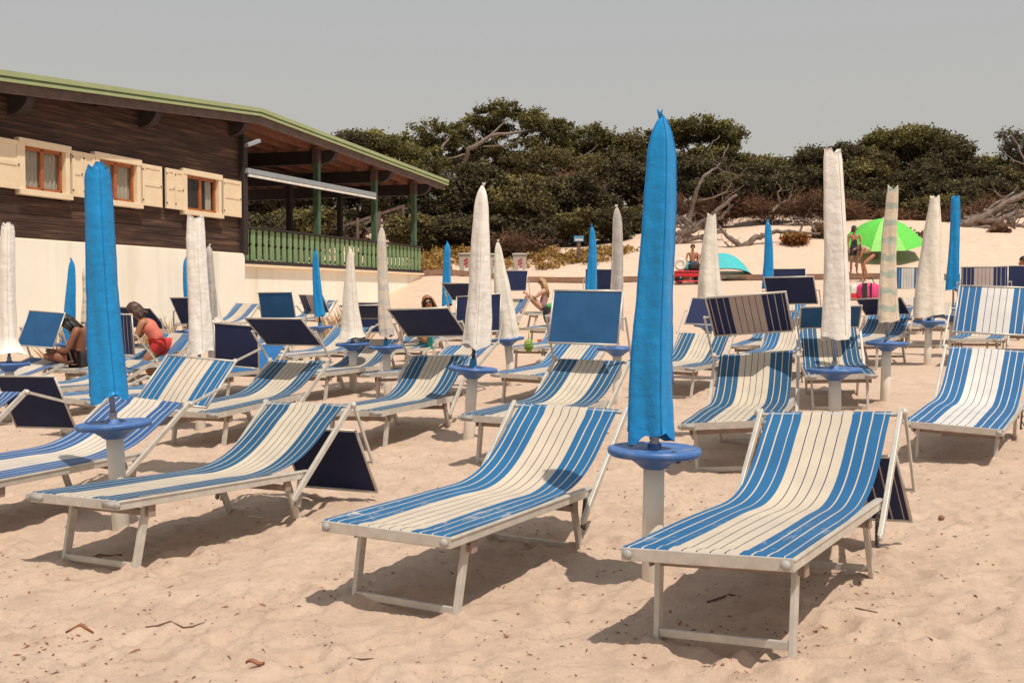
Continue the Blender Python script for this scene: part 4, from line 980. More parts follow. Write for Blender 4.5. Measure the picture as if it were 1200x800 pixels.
def person(label, loc, J, skin, hair, hairlen=.0, clothes=(), glasses=False, face=(0, -1, 0), group=None, eyes=True):
    """J: pel, chest, neck, head plus sL eL wL sR eR wR hL kL aL tL hR kR aR tR"""
    t = thing('person', label, 'person', loc, group=group)
    J = {k: Vector(v) for k, v in J.items()}; V = []; E = []; Rd = []; ix = {}
    def add(k, p, r, frm=None):
        V.append(Vector(p)); Rd.append(r); ix[k] = len(V)-1
        if frm is not None: E.append((ix[frm], ix[k]))
    f = Vector(face).normalized(); up = (J['head']-J['neck']).normalized(); side = f.cross(up).normalized()
    add('pel', J['pel'], .115); mid = J['pel'].lerp(J['chest'], .5)
    add('mid', mid, .098, 'pel'); add('chest', J['chest'], .118, 'mid'); add('neck', J['neck'], .05, 'chest')
    add('jaw', J['head']-up*.055+f*.012, .066, 'neck'); add('head', J['head']+up*.02, .088, 'jaw'); add('top', J['head']+up*.095-f*.01, .062, 'head')
    add('nose', J['head']-up*.02+f*.108, .013, 'head')
    for s in 'LR':
        add('s'+s, J['s'+s], .052, 'chest'); add('e'+s, J['e'+s], .038, 's'+s); add('w'+s, J['w'+s], .026, 'e'+s)
        d = (J['w'+s]-J['e'+s]).normalized(); a = d.orthogonal().normalized()
        add('p'+s, J['w'+s]+d*.06, .030, 'w'+s)
        for q in range(4):
            o_ = a*(-.027+.018*q); L = (.055, .068, .064, .048)[q]
            add('f%s%d' % (s, q), J['w'+s]+d*.100+o_, .0095, 'p'+s); add('g%s%d' % (s, q), J['w'+s]+d*(.100+L)+o_*1.15+d.cross(a)*.018, .0075, 'f%s%d' % (s, q))
        add('th'+s, J['w'+s]+d*.055-a*.045, .010, 'p'+s)
        add('h'+s, J['h'+s], .088, 'pel'); add('m'+s, J['h'+s].lerp(J['k'+s], .5), .075, 'h'+s); add('k'+s, J['k'+s], .052, 'm'+s)
        add('c'+s, J['k'+s].lerp(J['a'+s], .35), .053, 'k'+s); add('a'+s, J['a'+s], .034, 'c'+s); add('t'+s, J['t'+s], .030, 'a'+s)
    obj('body', skin_mesh('body', V, E, Rd), skin, t)
    # hair cap hugging the back of the skull, with strands
    hm = MB(); hd = J['head']; rs = random.Random(len(label)); n = 18; rows = []
    Mx = Matrix((side, f, up)).transposed()
    for i in range(9):
        ph = math.pi*.62*i/8; row = []
        for k in range(n+1):
            a = 2*math.pi*k/n; c_, s_ = math.cos(a), math.sin(a); front = max(0, s_)
            pp = ph*(1-.55*front); r = .101+.006*math.sin(5*a+i)
            row.append(hd+Mx @ Vector((r*math.sin(pp)*c_*.92, r*math.sin(pp)*s_*1.08-.012, r*math.cos(pp)*1.12+.022)))
        rows.append(row)
    hm.grid(rows)
    if hairlen:
        for k in range(34):
            a = math.pi*(1.0+k/33*1.0)+rs.gauss(0, .1); r0 = .098
            p0 = hd+Mx @ Vector((r0*math.cos(a)*.9, r0*math.sin(a), .05)); p1 = hd+Mx @ Vector((r0*1.12*math.cos(a), r0*1.1*math.sin(a), -.08)); p2 = p1+Vector((rs.gauss(0, .02), rs.gauss(0, .02), -hairlen*rs.uniform(.7, 1.1)))+(-f)*.03
            hm.tube([p0, p1, p1.lerp(p2, .5)+Vector((rs.gauss(0, .012), 0, 0)), p2], [.016, .018, .014, .004], 5)
    obj('hair', hm, hair, t, True)
    if glasses:
        g = MB(); c0 = hd+f*.094+up*.012
        for s in (-1, 1):
            g.ball(c0+side*s*.036, (.030, .012, .024), 10, 6, Mx); g.tube([c0+side*s*.064, c0+side*s*.085-f*.08], .004, 5)
        g.tube([c0-side*.012, c0+side*.012], .004, 5); obj('sunglasses', g, 'plastic_black', t, True)
    elif eyes:
        for s in (-1, 1):
            g = MB(); g.ball(hd+f*.089+up*.012+side*s*.034, (.013, .008, .007), 8, 5, Mx); obj('eye', g, 'plastic_black', t, True)
    for nm, mat, chain in clothes:
        V2 = []; R2 = []; E2 = []; idx = {}
        for (k, r, frm) in chain:
            if '>' in k: a_, b_, u = k.split('>'); p = J[a_].lerp(J[b_], float(u))
            else: p = J[k] if k != 'mid' else mid
            V2.append(p); R2.append(r); idx[k] = len(V2)-1
            if frm: E2.append((idx[frm], idx[k]))
        obj(nm, skin_mesh(nm, V2, E2, R2), mat, t)
    return t
SHORTS = lambda m: ('shorts', m, [('pel', .124, None), ('hL', .097, 'pel'), ('hL>kL>.5', .086, 'hL'), ('hR', .097, 'pel'), ('hR>kR>.5', .086, 'hR')])
TOP = lambda m: ('top', m, [('chest', .150, None), ('mid', .130, 'chest'), ('pel', .136, 'mid'), ('sL>chest>.08', .082, 'chest'), ('sR>chest>.08', .082, 'chest')])
DRESS = lambda m: ('dress', m, [('chest', .134, None), ('mid', .120, 'chest'), ('pel', .150, 'mid'), ('hL', .118, 'pel'), ('hL>kL>.6', .105, 'hL'), ('hR', .118, 'pel'), ('hR>kR>.6', .105, 'hR')])
BRA = lambda m: ('swimsuit_top', m, [('chest', .130, None), ('mid>chest>.6' if False else 'pel>chest>.82', .122, 'chest')])
BRIEF = lambda m: ('swim_briefs', m, [('pel', .128, None), ('hL', .100, 'pel'), ('hR', .100, 'pel')])
def standing(h=1.7, lean=0):
    k = h/1.7
    J = dict(pel=(0,0,.93), chest=(0,0,1.27), neck=(0,0,1.46), head=(0,-.01,1.58), sL=(.17,0,1.38), eL=(.22,.02,1.10), wL=(.20,-.06,.88), sR=(-.17,0,1.38), eR=(-.22,.02,1.10), wR=(-.20,-.06,.88), hL=(.09,0,.88), kL=(.10,-.02,.48), aL=(.10,.02,.08), tL=(.12,-.13,.03), hR=(-.09,0,.88), kR=(-.10,-.02,.48), aR=(-.10,.02,.08), tR=(-.12,-.13,.03))
    return {a: Vector(b)*k for a, b in J.items()}
def sit(side=-1, h=0.0):
    """seated facing +-x, seat at z=0, feet in front on the same level"""
    s = side
    return dict(pel=(0,0,.11), chest=(-.03*s,0,.44), neck=(.0*s,0,.60), head=(.03*s,0,.72), sL=(0,.16,.53), eL=(.20*s,.16,.36), wL=(.38*s,.05,.44), sR=(0,-.16,.53), eR=(.20*s,-.18,.36), wR=(.38*s,-.05,.44), hL=(.05*s,.09,.10), kL=(.40*s,.10,.42), aL=(.52*s,.10,.06), tL=(.66*s,.11,.03), hR=(.05*s,-.09,.10), kR=(.38*s,-.12,.44), aR=(.50*s,-.12,.06), tR=(.64*s,-.13,.03))
# her lounger
lounger('L50', .30, 27.35, R(14), R(30), 0, 0, (0, 0, 0), 'lounger seen from the side with the blonde woman sitting on it', GF, has_shade=False)
x, y = .78, 27.48; z = G(x, y)+.415
person('blonde woman in sunglasses and floral swimsuit sitting with her knees drawn up', (x, y, z), sit(-1), 'skin_light', 'hair_blonde', .26, (('swimsuit', 'cloth_floral', [('chest', .130, None), ('mid', .112, 'chest'), ('pel', .130, 'mid'), ('hL', .098, 'pel'), ('hR', .098, 'pel')]),), True, face=(-1, -.15, .1))
x, y = -1.33, 18.0; z = G(x, y)+.40
z -= .05; J = sit(-1); J['head'] = (-.03, -.02, .71)
person('sunbather with wavy red brown hair and sunglasses behind the raised navy shade', (x, y, z), J, 'skin_tan', 'hair_red', .05, (BRIEF('cloth_teal'),), True, face=(.15, -1, .0))
x, y = -5.80, 14.95; z = G(x, y)+.415
J = sit(-1); J.update(head=(-.20, 0, .60), neck=(-.13, 0, .52), chest=(-.06, 0, .38), kL=(-.42, .16, .16), aL=(-.18, .2, .06), tL=(-.05, .12, .04), kR=(-.44, -.18, .16), aR=(-.16, -.05, .06), tR=(-.03, .05, .05), eL=(-.16, .2, .22), wL=(-.34, .08, .2), eR=(-.12, -.22, .22), wR=(-.34, -.08, .22))
person('deeply tanned sunbather with dark hair sitting cross legged and bent forward', (x, y, z), J, 'skin_dark', 'hair_black', .05, (BRIEF('cloth_black'),), False, face=(-1, 0, -.35))
x, y = PX(181, 15.9), 15.9; z = G(x, y)
J = dict(pel=(.08,0,.66), chest=(-.10,0,.90), neck=(-.20,0,1.02), head=(-.27,-.02,1.11), sL=(-.14,.16,.97), eL=(-.26,.18,.76), wL=(-.40,.1,.64), sR=(-.12,-.17,.97), eR=(-.20,-.20,.74), wR=(-.36,-.16,.60), hL=(.08,.09,.62), kL=(-.14,.12,.40), aL=(.06,.12,.08), tL=(-.08,.13,.03), hR=(.08,-.09,.62), kR=(-.12,-.12,.38), aR=(.08,-.12,.08), tR=(-.06,-.13,.03))
person('crouching sunbather in coral top and red shorts under a navy shade', (x, y, z), J, 'skin_tan', 'hair_brown', .05, (TOP('cloth_coral'), SHORTS('cloth_red')), face=(-.8, 0, -.6))
x, y = PX(811, 43.1), 43.1; z = G(x, y)
st_ = thing('camp_stool', 'small folding stool under the man in blue shorts', 'stool', (x, y, z)); mb = MB(); mb.box((0, 0, .52), (.42, .36, .05)); so_ = obj('seat', mb, 'cloth_navy', st_)
for s in (-1, 1):
    for q in (-1, 1): mb = MB(); mb.bar((s*.17, q*.15, .50), (-s*.17, q*.15, -.06), .025, .025, up=(0, 1, 0)); obj('leg', mb, 'alu_shade', st_)
J = {k: Vector(v)+Vector((0, 0, .52)) for k, v in sit(-1).items()}
J = dict(pel=(0,0,.66), chest=(0,-.02,1.0), neck=(0,-.03,1.17), head=(0,-.05,1.29), sL=(.18,-.02,1.09), eL=(.24,-.10,.85), wL=(.16,-.30,.74), sR=(-.18,-.02,1.09), eR=(-.25,-.08,.84), wR=(-.22,-.26,.66), hL=(.09,-.04,.64), kL=(.15,-.42,.60), aL=(.15,-.40,.12), tL=(.17,-.56,.07), hR=(-.09,-.04,.64), kR=(-.15,-.42,.60), aR=(-.16,-.38,.12), tR=(-.18,-.54,.07))
person('short haired man in blue shorts sitting beside the turquoise beach tent', (x, y, z), J, 'skin_tan', 'hair_brown', 0, (SHORTS('cloth_navy'),), face=(-.2, -1, 0))
x, y = PX(822, 43.5), 43.5; z = G(x, y)
J = dict(pel=(.25,0,.86), chest=(-.06,0,.98), neck=(-.2,0,.92), head=(-.30,0,.84), sL=(-.12,.16,.94), eL=(-.16,.18,.68), wL=(-.2,.1,.48), sR=(-.12,-.16,.94), eR=(-.16,-.18,.68), wR=(-.2,-.1,.48), hL=(.25,.09,.82), kL=(.16,.12,.44), aL=(.28,.12,.08), tL=(.14,.13,.03), hR=(.25,-.09,.82), kR=(.2,-.12,.44), aR=(.3,-.12,.08), tR=(.16,-.13,.03))
person('tanned man bending over with his bare back showing beside the turquoise tent', (x, y, z), J, 'skin_tan', 'hair_brown', 0, (SHORTS('cloth_navy'),), face=(-.6, 0, -.8))
x, y = PX(1000, 42.6), 42.6; z = G(x, y)
J = standing(1.88); J['wL'] = Vector((.10, -.28, 1.15)); J['eL'] = Vector((.24, -.04, 1.20))
person('dark haired woman standing in a black beach dress by the green parasol', (x, y, z), J, 'skin_tan', 'hair_black', .04, (DRESS('cloth_black'),), True, face=(1, -.2, -.1))
x, y = PX(1010, 40.5), 40.5; z = G(x, y)
J = dict(pel=(.34,0,.92), chest=(.02,-.02,1.10), neck=(-.14,-.03,1.10), head=(-.25,-.04,1.06), sL=(-.05,.16,1.10), eL=(-.12,.18,.84), wL=(-.18,.1,.64), sR=(-.05,-.18,1.08), eR=(-.12,-.22,.84), wR=(-.2,-.16,.66), hL=(.34,.09,.88), kL=(.02,.12,.62), aL=(.10,.12,.12), tL=(-.05,.13,.05), hR=(.34,-.09,.88), kR=(.0,-.12,.60), aR=(.14,-.12,.12), tR=(.0,-.13,.05))
J = {k: Vector(v)*1.12 for k, v in J.items()}
person('woman in a pale top and dark shorts bending forward beside the pink bag', (x, y, z), J, 'skin_tan', 'hair_brown', .1, (('shorts', 'cloth_grey', [('pel', .142, None), ('hL', .116, 'pel'), ('hR', .116, 'pel')]), ('top', 'khaki_top', [('chest', .138, None), ('pel>chest>.45', .126, 'chest'), ('neck>chest>.5', .11, 'chest')])), face=(-.8, 0, -.6))
x, y = PX(1198, 22), 22.0; z = G(x, y)
person('dark haired person at the right edge behind the navy shade', (x, y, z), standing(1.66), 'skin_tan', 'hair_black', .04, (SHORTS('cloth_navy'),), face=(-1, -.2, -.1))
iu = (math.sin(AB), math.cos(AB)); inn = (-math.cos(AB), math.sin(AB))
for s, dd, lab, hr, fc in ((1.5, .9, 'person with short red hair seated at the left of the veranda', 'hair_red', (-.4, -1, 0)), (9.5, 1.0, 'tanned person in sunglasses seated at the far end of the veranda', 'hair_brown', (.3, -1, 0))):
    x = -6.85+iu[0]*s+inn[0]*dd; y = 28+iu[1]*s+inn[1]*dd
    J = dict(pel=(0,0,.60), chest=(0,-.02,.92), neck=(0,-.03,1.08), head=(0,-.05,1.20), sL=(.18,-.02,1.01), eL=(.24,-.10,.78), wL=(.16,-.30,.74), sR=(-.18,-.02,1.01), eR=(-.25,-.08,.78), wR=(-.18,-.28,.74), hL=(.09,-.04,.57), kL=(.13,-.44,.52), aL=(.13,-.42,.10), tL=(.14,-.56,.04), hR=(-.09,-.04,.57), kR=(-.13,-.44,.52), aR=(-.13,-.42,.10), tR=(-.14,-.56,.04))
    person(lab, (x, y, 2.37), J, 'skin_tan', hr, 0, (SHORTS('cloth_grey'),), s > 5, face=fc)
    c = thing('veranda_chair', 'plain dark chair under the '+('left' if s < 5 else 'far')+' person seated on the veranda', 'chair', (x, y, 2.37)); mb = MB(); mb.box((0, .0, .46), (.46, .44, .04)); obj('seat', mb, 'old_wood', c)
    mb = MB(); mb.box((0, .23, .70), (.46, .03, .40)); obj('backrest', mb, 'old_wood', c)
    for a_ in (-1, 1):
        for b_2 in (-1, 1): mb = MB(); mb.box((a_*.20, b_2*.19, .215), (.04, .04, .45)); obj('leg', mb, 'old_wood', c)

# ------------------------------------------------------------------ things on the beach
x, y = PX(1033, 45.2), 45.2; z = G(x, y)
gp = thing('beach_parasol', 'open bright green parasol tilted over the sunbathers on the right', 'parasol', (x, y, z)); gp.rotation_euler = (R(14), R(-4), 0)
top = CAMZ+(HZ-256)/(F/y)-z; Rr = 1.72; n = 8; cn = MB(); cl = MB()
for k in range(n):
    rows = []
    for i in range(9):
        t_ = i/8; row = []
        for j in range(7):
            a = 2*math.pi*(k+j/6)/n+.2; edge = math.cos(math.pi/n)/math.cos((j/6-.5)*2*math.pi/n)
            rr = Rr*t_*(edge*.96+.04); zz = top-.98*(1-math.cos(t_*1.18))/(1-math.cos(1.18))-.03*math.sin(math.pi*j/6)*t_*0
            row.append((rr*math.cos(a), rr*math.sin(a), zz))
        rows.append(row)
    (cl if k in (5,) else cn).grid(rows)
obj('canopy', cn, 'parasol_green', gp, True); obj('canopy_panel', cl, 'parasol_light', gp, True)
mb = MB(); mb.tube([(0, 0, -.4), (0, 0, top+.06)], .022, 8); obj('pole', mb, 'plastic_white', gp, True)
for k in range(n): mb = MB(); a = 2*math.pi*k/n+.2; mb.tube([(0, 0, top-.62), (Rr*.55*math.cos(a), Rr*.55*math.sin(a), top-.30)], .008, 5); obj('rib', mb, 'steel_pole', gp)
GBN = 'grey rubbish bins behind the boardwalk'
for px, lab in ((546, 'grey rubbish bin, leftmost, left of the tall pointed white umbrella'), (580, 'grey rubbish bin between the two pale umbrellas'), (609, 'grey rubbish bin right above the blonde woman')):
    Y = 46.5; x = PX(px, Y); z = G(x, Y)-.02; t_ = thing('rubbish_bin', lab, 'bin', (x, Y, z), group=GBN)
    mb = MB(); vs = []
    for zz, hw, hd in ((.0, .22, .24), (.86, .29, .33)): vs += [(-hw, -hd, zz), (hw, -hd, zz), (hw, hd, zz), (-hw, hd, zz)]
    mb.add(vs, [(3,2,1,0), (4,5,6,7), (0,1,5,4), (1,2,6,5), (2,3,7,6), (3,0,4,7)]); obj('bin_body', mb, 'bin_grey', t_, bevel=.02)
    mb = MB(); mb.box((0, 0, .90), (.64, .74, .06)); mb.box((0, .32, .94), (.5, .06, .06)); obj('lid', mb, 'bin_grey', t_, bevel=.02)
    mb = MB()
    for q in range(4): mb.bar((-.06, -.262-.018*q, .16+.15*q), (.10, -.272-.018*q, .26+.15*q), .012, .07, up=(0, 0, 1))
    obj('warning_stripes', mb, 'bin_red', t_)
    mb = MB(); mb.box((0.02, -.278, .44), (.18, .006, .60), Matrix.Rotation(R(-4.2), 3, 'X')); obj('warning_plate', mb, 'plastic_white', t_)
x, y = PX(678, 48), 48; z = G(x, y)
sp_ = thing('sign_post', 'short wooden post with a small blue and white board on the sand', 'sign', (x, y, z)); mb = MB(); mb.box((0, 0, .40), (.16, .10, 1.0)); obj('post', mb, 'old_wood', sp_)
mb = MB(); mb.box((0, -.07, 1.0), (.42, .03, .24)); bo = obj('board', mb, 'sign_blue', sp_); mb = MB(); mb.box((0, -.088, .95), (.34, .006, .08)); obj('board_panel', mb, 'plastic_white', bo)
def blob(r, seed, pw=3.2):
    mb = MB(); n = 22; rows = []
    for i in range(13):
        ph = math.pi*i/12; row = []
        for k in range(n+1):
            a = 2*math.pi*k/n; c_, s_ = math.cos(a), math.sin(a); q = (abs(c_)**pw+abs(s_)**pw)**(-1/pw); w_ = (abs(math.sin(ph))**pw+abs(math.cos(ph))**pw)**(-1/pw)
            d = 1+.06*math.sin(3*a+seed+2*ph)+.03*math.sin(7*a+5*ph)
            row.append((r[0]*q*w_*math.sin(ph)*c_*d, r[1]*q*w_*math.sin(ph)*s_*d, r[2]*w_*math.cos(ph)+r[2]))
        rows.append(row)
    mb.grid(rows); return mb
# wagon, ring, towel, tent
x, y = PX(803, 43.3), 43.25; z = G(x, y)
x -= .05
y = 42.2; z = G(x, y)
wg = thing('beach_wagon', 'red beach wagon piled with things in front of the seated man', 'wagon', (x, y, z)); mb = MB(); mb.box((0, 0, .34), (1.05, .5, .24)); obj('wagon_body', mb, 'bag_red', wg, bevel=.03)
for a_ in (-.36, .36):
    for b_2 in (-.27, .27): mb = MB(); mb.tube([(a_, b_2-.03, .13), (a_, b_2+.03, .13)], .13, 14); obj('wheel', mb, 'plastic_black', wg, True)
mb = MB(); mb.tube([(.5, 0, .5), (.62, 0, .75), (.62, 0, .95)], .018, 6); mb.box((0, -.255, .40), (1.0, .01, .03)); obj('wagon_handle', mb, 'plastic_black', wg)
mb = blob((.26, .18, .15), 3); o_ = obj('sports_bag', mb, 'cloth_black', None, True, loc=(x+.22, y, z+.46)); tag(o_, 'dark holdall lying on the right half of the red wagon', 'bag')
mb = blob((.14, .14, .16), 7); o_ = obj('rucksack', mb, 'cloth_teal', None, True, loc=(x-.08, y+.08, z+.46)); tag(o_, 'small teal rucksack in the middle of the red wagon', 'rucksack')
rg = MB(); m_ = 18
for k in range(m_):
    a0, a1 = 2*math.pi*k/m_, 2*math.pi*(k+1)/m_; rg.tube([(.17*math.cos(a0), 0, .17*math.sin(a0)), (.17*math.cos(a1), 0, .17*math.sin(a1))], .075, 8, False)
rr_ = obj('swim_ring', rg, 'plastic_white', None, True, loc=(x-.34, y-.10, z+.70)); tag(rr_, 'small white swim ring lying on top of the red wagon', 'swim ring')
mb = MB(); rows = []
rs = random.Random(6)
for i in range(14): rows.append([((i/13-.5)*1.1, (j/9-.5)*.6, .05+.07*abs(math.sin(i*1.1+j*.7))*math.sin(math.pi*j/9)*math.sin(math.pi*i/13)+.02) for j in range(10)])
x2, y2 = PX(808, 41.6), 41.6; mb.grid(rows); tag(obj('beach_towel', mb, 'bag_red', None, True, loc=(x2, y2, G(x2, y2)+.03)), 'crumpled red towel on the sand below the red wagon', 'towel')
x, y = PX(848, 43.6), 43.6; z = G(x, y); tn = thing('beach_tent', 'turquoise pop up beach tent half hidden by the pear shaped umbrella', 'tent', (x, y, z)); mb = MB(); rows = []
for i in range(15):
    a = math.pi*i/14; row = []
    for j in range(9):
        u = j/8; hgt = 1.02*math.sin(math.pi*(.12+.5*u)); row.append((1.05*math.cos(a)*(1-.1*u), -.55+u*1.3, max(0, hgt*math.sin(a))))
    rows.append(row)
mb.grid(rows); obj('tent_shell', mb, 'tent_teal', tn, True)
mb = MB(); pts = [(1.05*math.cos(math.pi*i/20), -.56, 1.02*math.sin(math.pi*.12)*math.sin(math.pi*i/20)) for i in range(21)]; mb.tube(pts, .018, 6); obj('tent_hoop', mb, 'plastic_black', tn, True)
mb = MB(); mb.grid([[(-.2+.9*i/5, -.56-.5*j/5, .02+.02*math.sin(i+j)) for j in range(6)] for i in range(6)]); obj('tent_flap', mb, 'tent_teal', tn, True)
# bags
x, y = PX(1017, 36), 36; z = G(x, y); bg_ = thing('beach_bag', 'large pink beach bag with dark stripe in front of the bending woman', 'bag', (x, y, z))
obj('bag_body', blob((.36, .2, .28), 2), 'cloth_pink', bg_, True)
mb = MB(); mb.box((-.18, -.215, .30), (.16, .02, .50)); mb.box((.02, -.222, .30), (.06, .02, .5)); obj('bag_stripe', mb, 'cloth_black', bg_, bevel=.01)
mb = MB(); mb.tube([(-.2, 0, .54), (-.1, 0, .72), (.1, 0, .72), (.2, 0, .54)], .014, 6); obj('bag_handle', mb, 'cloth_black', bg_, True)
x = PX(1000, 36.1); z = G(x, 36.1); b2 = thing('beach_bag', 'white and red carrier bag leaning left of the pink bag', 'bag', (x, 36.1, z)); obj('bag_body', blob((.14, .12, .26), 5), 'plastic_white', b2, True); mb = MB(); mb.box((0, -.128, .14), (.24, .02, .16)); obj('bag_print', mb, 'bag_red', b2)
x, y = .80, 22.25; z = G(x, y)+.425; bp = thing('backpack', 'black and green backpack standing on the foot of a lounger', 'backpack', (x, y, z)); obj('pack_body', blob((.17, .12, .20), 3), 'cloth_black', bp, True)
mb = MB(); mb.ball((0, -.02, .37), (.13, .10, .07), 12, 7); obj('pack_lid', mb, 'cloth_green', bp, True); mb = MB(); mb.ball((-.02, -.115, .15), (.10, .05, .09), 12, 7); obj('pack_pocket', mb, 'cloth_floral', bp, True)
mb = MB(); mb.tube([(.06, .0, .42), (.12, .0, .47), (.17, 0, .40), (.17, 0, .2)], .012, 6); obj('pack_strap', mb, 'cloth_black', bp, True)
x, y = 1.22, 27.58; z = G(x, y)+.415; cb = thing('cool_box', 'turquoise cool bag on the lounger beside the blonde woman', 'cool box', (x, y, z)); mb = MB(); mb.box((0, 0, .10), (.26, .2, .20)); obj('box_body', mb, 'tent_teal', cb, bevel=.02); mb = MB(); mb.box((0, 0, .215), (.27, .21, .03)); obj('box_lid', mb, 'cloth_navy', cb, bevel=.01)
x, y = .62, 21.5; z = G(x, y); mb = MB(); mb.lathe([(.10, 0), (.13, .17), (.14, .175), (.128, .178), (.10, .02)], n=20); tag(obj('bucket', mb, 'bucket_red', None, True, loc=(x, y, z+.01)), 'orange red bucket standing on the sand under the lounger with backpack', 'bucket')
nbg = MB()
for k in range(8):
    a = math.pi*k/8; pts = [(.06*math.sin(b)*math.cos(a), .06*math.sin(b)*math.sin(a), -.085-.085*math.cos(b)) for b in [2*math.pi*q/16 for q in range(17)]]; nbg.tube(pts, .005, 5)
for zz in (.3, .6, .9, 1.2): nbg.tube([(.06*math.sin(zz*2.4)*math.cos(b), .06*math.sin(zz*2.4)*math.sin(b), -.085-.085*math.cos(zz*2.4)) for b in [2*math.pi*q/14 for q in range(15)]], .005, 5)
nbg.ball((0, 0, -.10), .045, 10, 7); nbg.tube([(0, 0, 0), (0, 0, .10)], .006, 5); z = G(.22, 14.96)+.63
tag(obj('net_bag', nbg, 'net_green', None, True, loc=(.225, 14.93, z)), 'green net bag of toys hanging from the tray of the leaning cream umbrella', 'net bag')

# ------------------------------------------------------------------ litter on the near sand
simple('litter', (.22,.11,.07), (.09,.05,.035), 60, .85, 0, .2)
simple('stone_brown', (.30,.16,.09), (.20,.10,.06), 20, .7, 0, .4)
simple('leaf_litter', (.34,.13,.06), (.22,.08,.04), 30, .7, 0, .2)
rs = random.Random(12); lt = MB()
for k in range(3600):
    y = 3.0+rs.random()**1.5*11; x = (rs.random()-.5)*y*1.0
    if vnoise(np.array(x*1.6+3), np.array(y*1.6)) < -.12 and rs.random() < .8: continue
    z = GZ(x, y)+.003; a = rs.uniform(0, 6.28); L = rs.choice([.003, .003, .004, .005, .006, .008, .010, .020])*rs.uniform(.7, 1.3); w_ = min(L*.45, .0045)
    d = Vector((math.cos(a), math.sin(a), rs.uniform(-.2, .3)))*L; s_ = Vector((-math.sin(a), math.cos(a), rs.uniform(-.3, .3)))*w_; c0 = Vector((x, y, z)); h = Vector((0, 0, w_*.8))
    lt.add([c0-d, c0-s_*.8, c0+d, c0+s_, c0+h], [(0, 1, 4), (1, 2, 4), (2, 3, 4), (3, 0, 4)])
tag(obj('litter', lt, 'litter'), 'tiny dark scraps of dry seaweed and bark scattered over the near sand', 'litter', kind='stuff')
rs = random.Random(31); l2 = MB()
for k in range(900):
    if k % 18 == 0: cy = 3.1+rs.random()**1.3*6; cx = (rs.random()-.5)*cy*.95; sp_r = rs.uniform(.08, .35)
    x = cx+rs.gauss(0, sp_r); y = cy+rs.gauss(0, sp_r)
    z = GZ(x, y)+.003; a = rs.uniform(0, 6.28); L = rs.choice([.004, .006, .009, .014, .024])*rs.uniform(.7, 1.3); w_ = min(L*.5, .007)
    d = Vector((math.cos(a), math.sin(a), rs.uniform(-.2, .4)))*L; s_ = Vector((-math.sin(a), math.cos(a), rs.uniform(-.4, .4)))*w_; c0 = Vector((x, y, z)); h = Vector((0, 0, w_*.6))
    l2.add([c0-d*rs.uniform(.7, 1), c0-s_*.8, c0+d, c0+s_, c0+h], [(0, 1, 4), (1, 2, 4), (2, 3, 4), (3, 0, 4)])
tag(obj('bark_scraps', l2, 'leaf_litter'), 'small clusters of reddish bark scraps and dry leaf bits on the near sand', 'litter', kind='stuff')
def gp_(px, py):
    y = (CAMZ+.02)*F/(py-HZ); return PX(px, y), y-.0
def twig(px, py, pts, r, lab, mat='litter'):
    x, y = gp_(px, py); mb = MB(); P_ = []
    for (dx, dy) in pts: P_.append((dx, dy, GZ(x+dx, y+dy)-GZ(x, y)+r*.9))
    mb.tube(P_, [r*1.1]+[r]*(len(P_)-2)+[r*.4], 6); tag(obj('twig', mb, mat, None, True, loc=(x, y, GZ(x, y))), lab, 'twig')
twig(200, 737, [(-.13, .0), (-.08, .01), (-.03, .035), (.03, .03), (.06, .05), (.12, .06)], .004, 'long thin brown twig on the sand left of the middle front lounger')
twig(112, 651, [(.11, .06), (.03, .05), (-.02, .06), (-.04, .02), (.02, .0)], .005, 'hooked red brown twig under the left front lounger foot', 'leaf_litter')
twig(88, 739, [(-.06, 0), (0, .01), (.06, .0)], .009, 'short reddish bark strip at the lower left', 'leaf_litter')
twig(850, 718, [(-.08, -.04), (-.02, .02), (.04, .06), (.08, .07)], .005, 'dark forked stick in the shadow of the right front lounger')
twig(1020, 738, [(-.05, 0), (.0, .015), (.05, .0)], .004, 'tiny dark twig right of the nearest lounger')
twig(420, 782, [(-.05, .0), (.0, .01), (.05, .02)], .004, 'thin twig at the bottom edge below the middle lounger')
x, y = gp_(1107, 636); mb = MB(); mb.ball((0, 0, .012), (.019, .018, .016), 14, 9); tag(obj('pebble', mb, 'stone_brown', None, True, loc=(x, y, GZ(x, y))), 'single round brown nut lying on the sand at right', 'pebble')
x, y = gp_(795, 563); mb = MB(); mb.ball((0, 0, .008), (.026, .017, .012), 12, 7); tag(obj('pebble', mb, 'dark_metal', None, True, loc=(x, y, GZ(x, y))), 'small black pebble between the big blue umbrella and the right lounger', 'pebble')
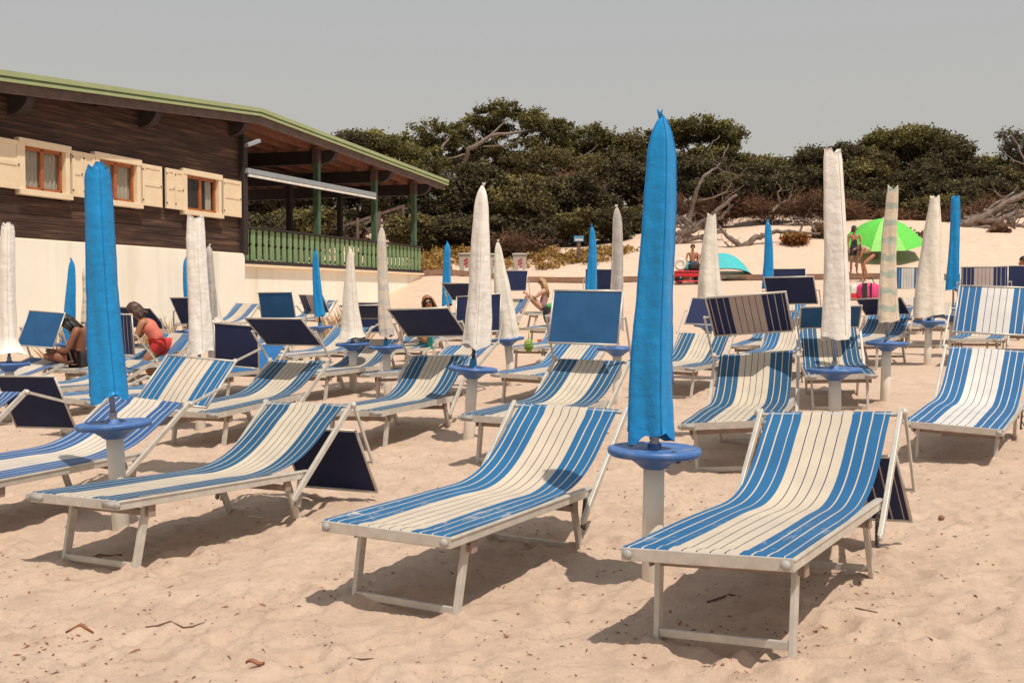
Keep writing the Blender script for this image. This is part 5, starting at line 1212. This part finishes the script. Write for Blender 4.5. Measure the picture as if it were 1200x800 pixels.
x, y = gp_(293, 794); mb = MB(); mb.grid([[((i/6-.5)*.075*(1), (j/4-.5)*.035*math.sin(math.pi*(i+.5)/7), .012+.012*(j/4-.5)**2*4+.008*math.sin(i)) for j in range(5)] for i in range(7)]); tag(obj('dry_leaf', mb, 'leaf_litter', None, True, loc=(x, y+.03, GZ(x, y+.03))), 'curled reddish dry leaf at the bottom edge of the picture', 'leaf')

# ------------------------------------------------------------------ world, sun, camera
sc = bpy.context.scene
w = bpy.data.worlds.new('World'); sc.world = w; w.use_nodes = True
t = w.node_tree; bg = t.nodes['Background']; bg.inputs['Strength'].default_value = .1
sky = t.nodes.new('ShaderNodeTexSky'); sky.sky_type = 'NISHITA'; sky.sun_disc = False
SUN = Vector((.28, -.43, 1.0)).normalized()
sky.sun_elevation = math.asin(SUN.z); sky.sun_rotation = math.atan2(SUN.x, SUN.y); sky.dust_density = 4; sky.air_density = 1.2
tc = t.nodes.new('ShaderNodeTexCoord'); sp = t.nodes.new('ShaderNodeSeparateXYZ'); t.links.new(tc.outputs['Generated'], sp.inputs[0])
hz = ramp(t, sp.outputs[2], [(0.0, (.57,.525,.465)), (.10, (.535,.51,.47)), (.30, (.49,.50,.495)), (1.0, (.50,.53,.56))])
vm = t.nodes.new('ShaderNodeVectorMath'); vm.operation = 'SCALE'; vm.inputs['Scale'].default_value = 10.0; t.links.new(hz, vm.inputs[0])
mx = mixc(t, .90, sky.outputs[0], vm.outputs[0]); t.links.new(mx, bg.inputs['Color'])
sl = bpy.data.lights.new('sun', 'SUN'); sl.energy = 3.9; sl.angle = R(.6); sl.color = (1.0, .925, .82)
so = bpy.data.objects.new('sun', sl); C.objects.link(so); so.rotation_euler = SUN.to_track_quat('Z', 'Y').to_euler()
cam = bpy.data.cameras.new('camera'); cam.lens = 39.0; cam.sensor_width = 36; cam.clip_end = 2000; cam.clip_start = .05
co = bpy.data.objects.new('camera', cam); C.objects.link(co); co.location = (0, 0, CAMZ); co.rotation_euler = (R(90)-.0406, 0, 0)
sc.camera = co
sc.view_settings.view_transform = 'Standard'; sc.view_settings.look = 'None'; sc.view_settings.exposure = 0; sc.view_settings.gamma = 1
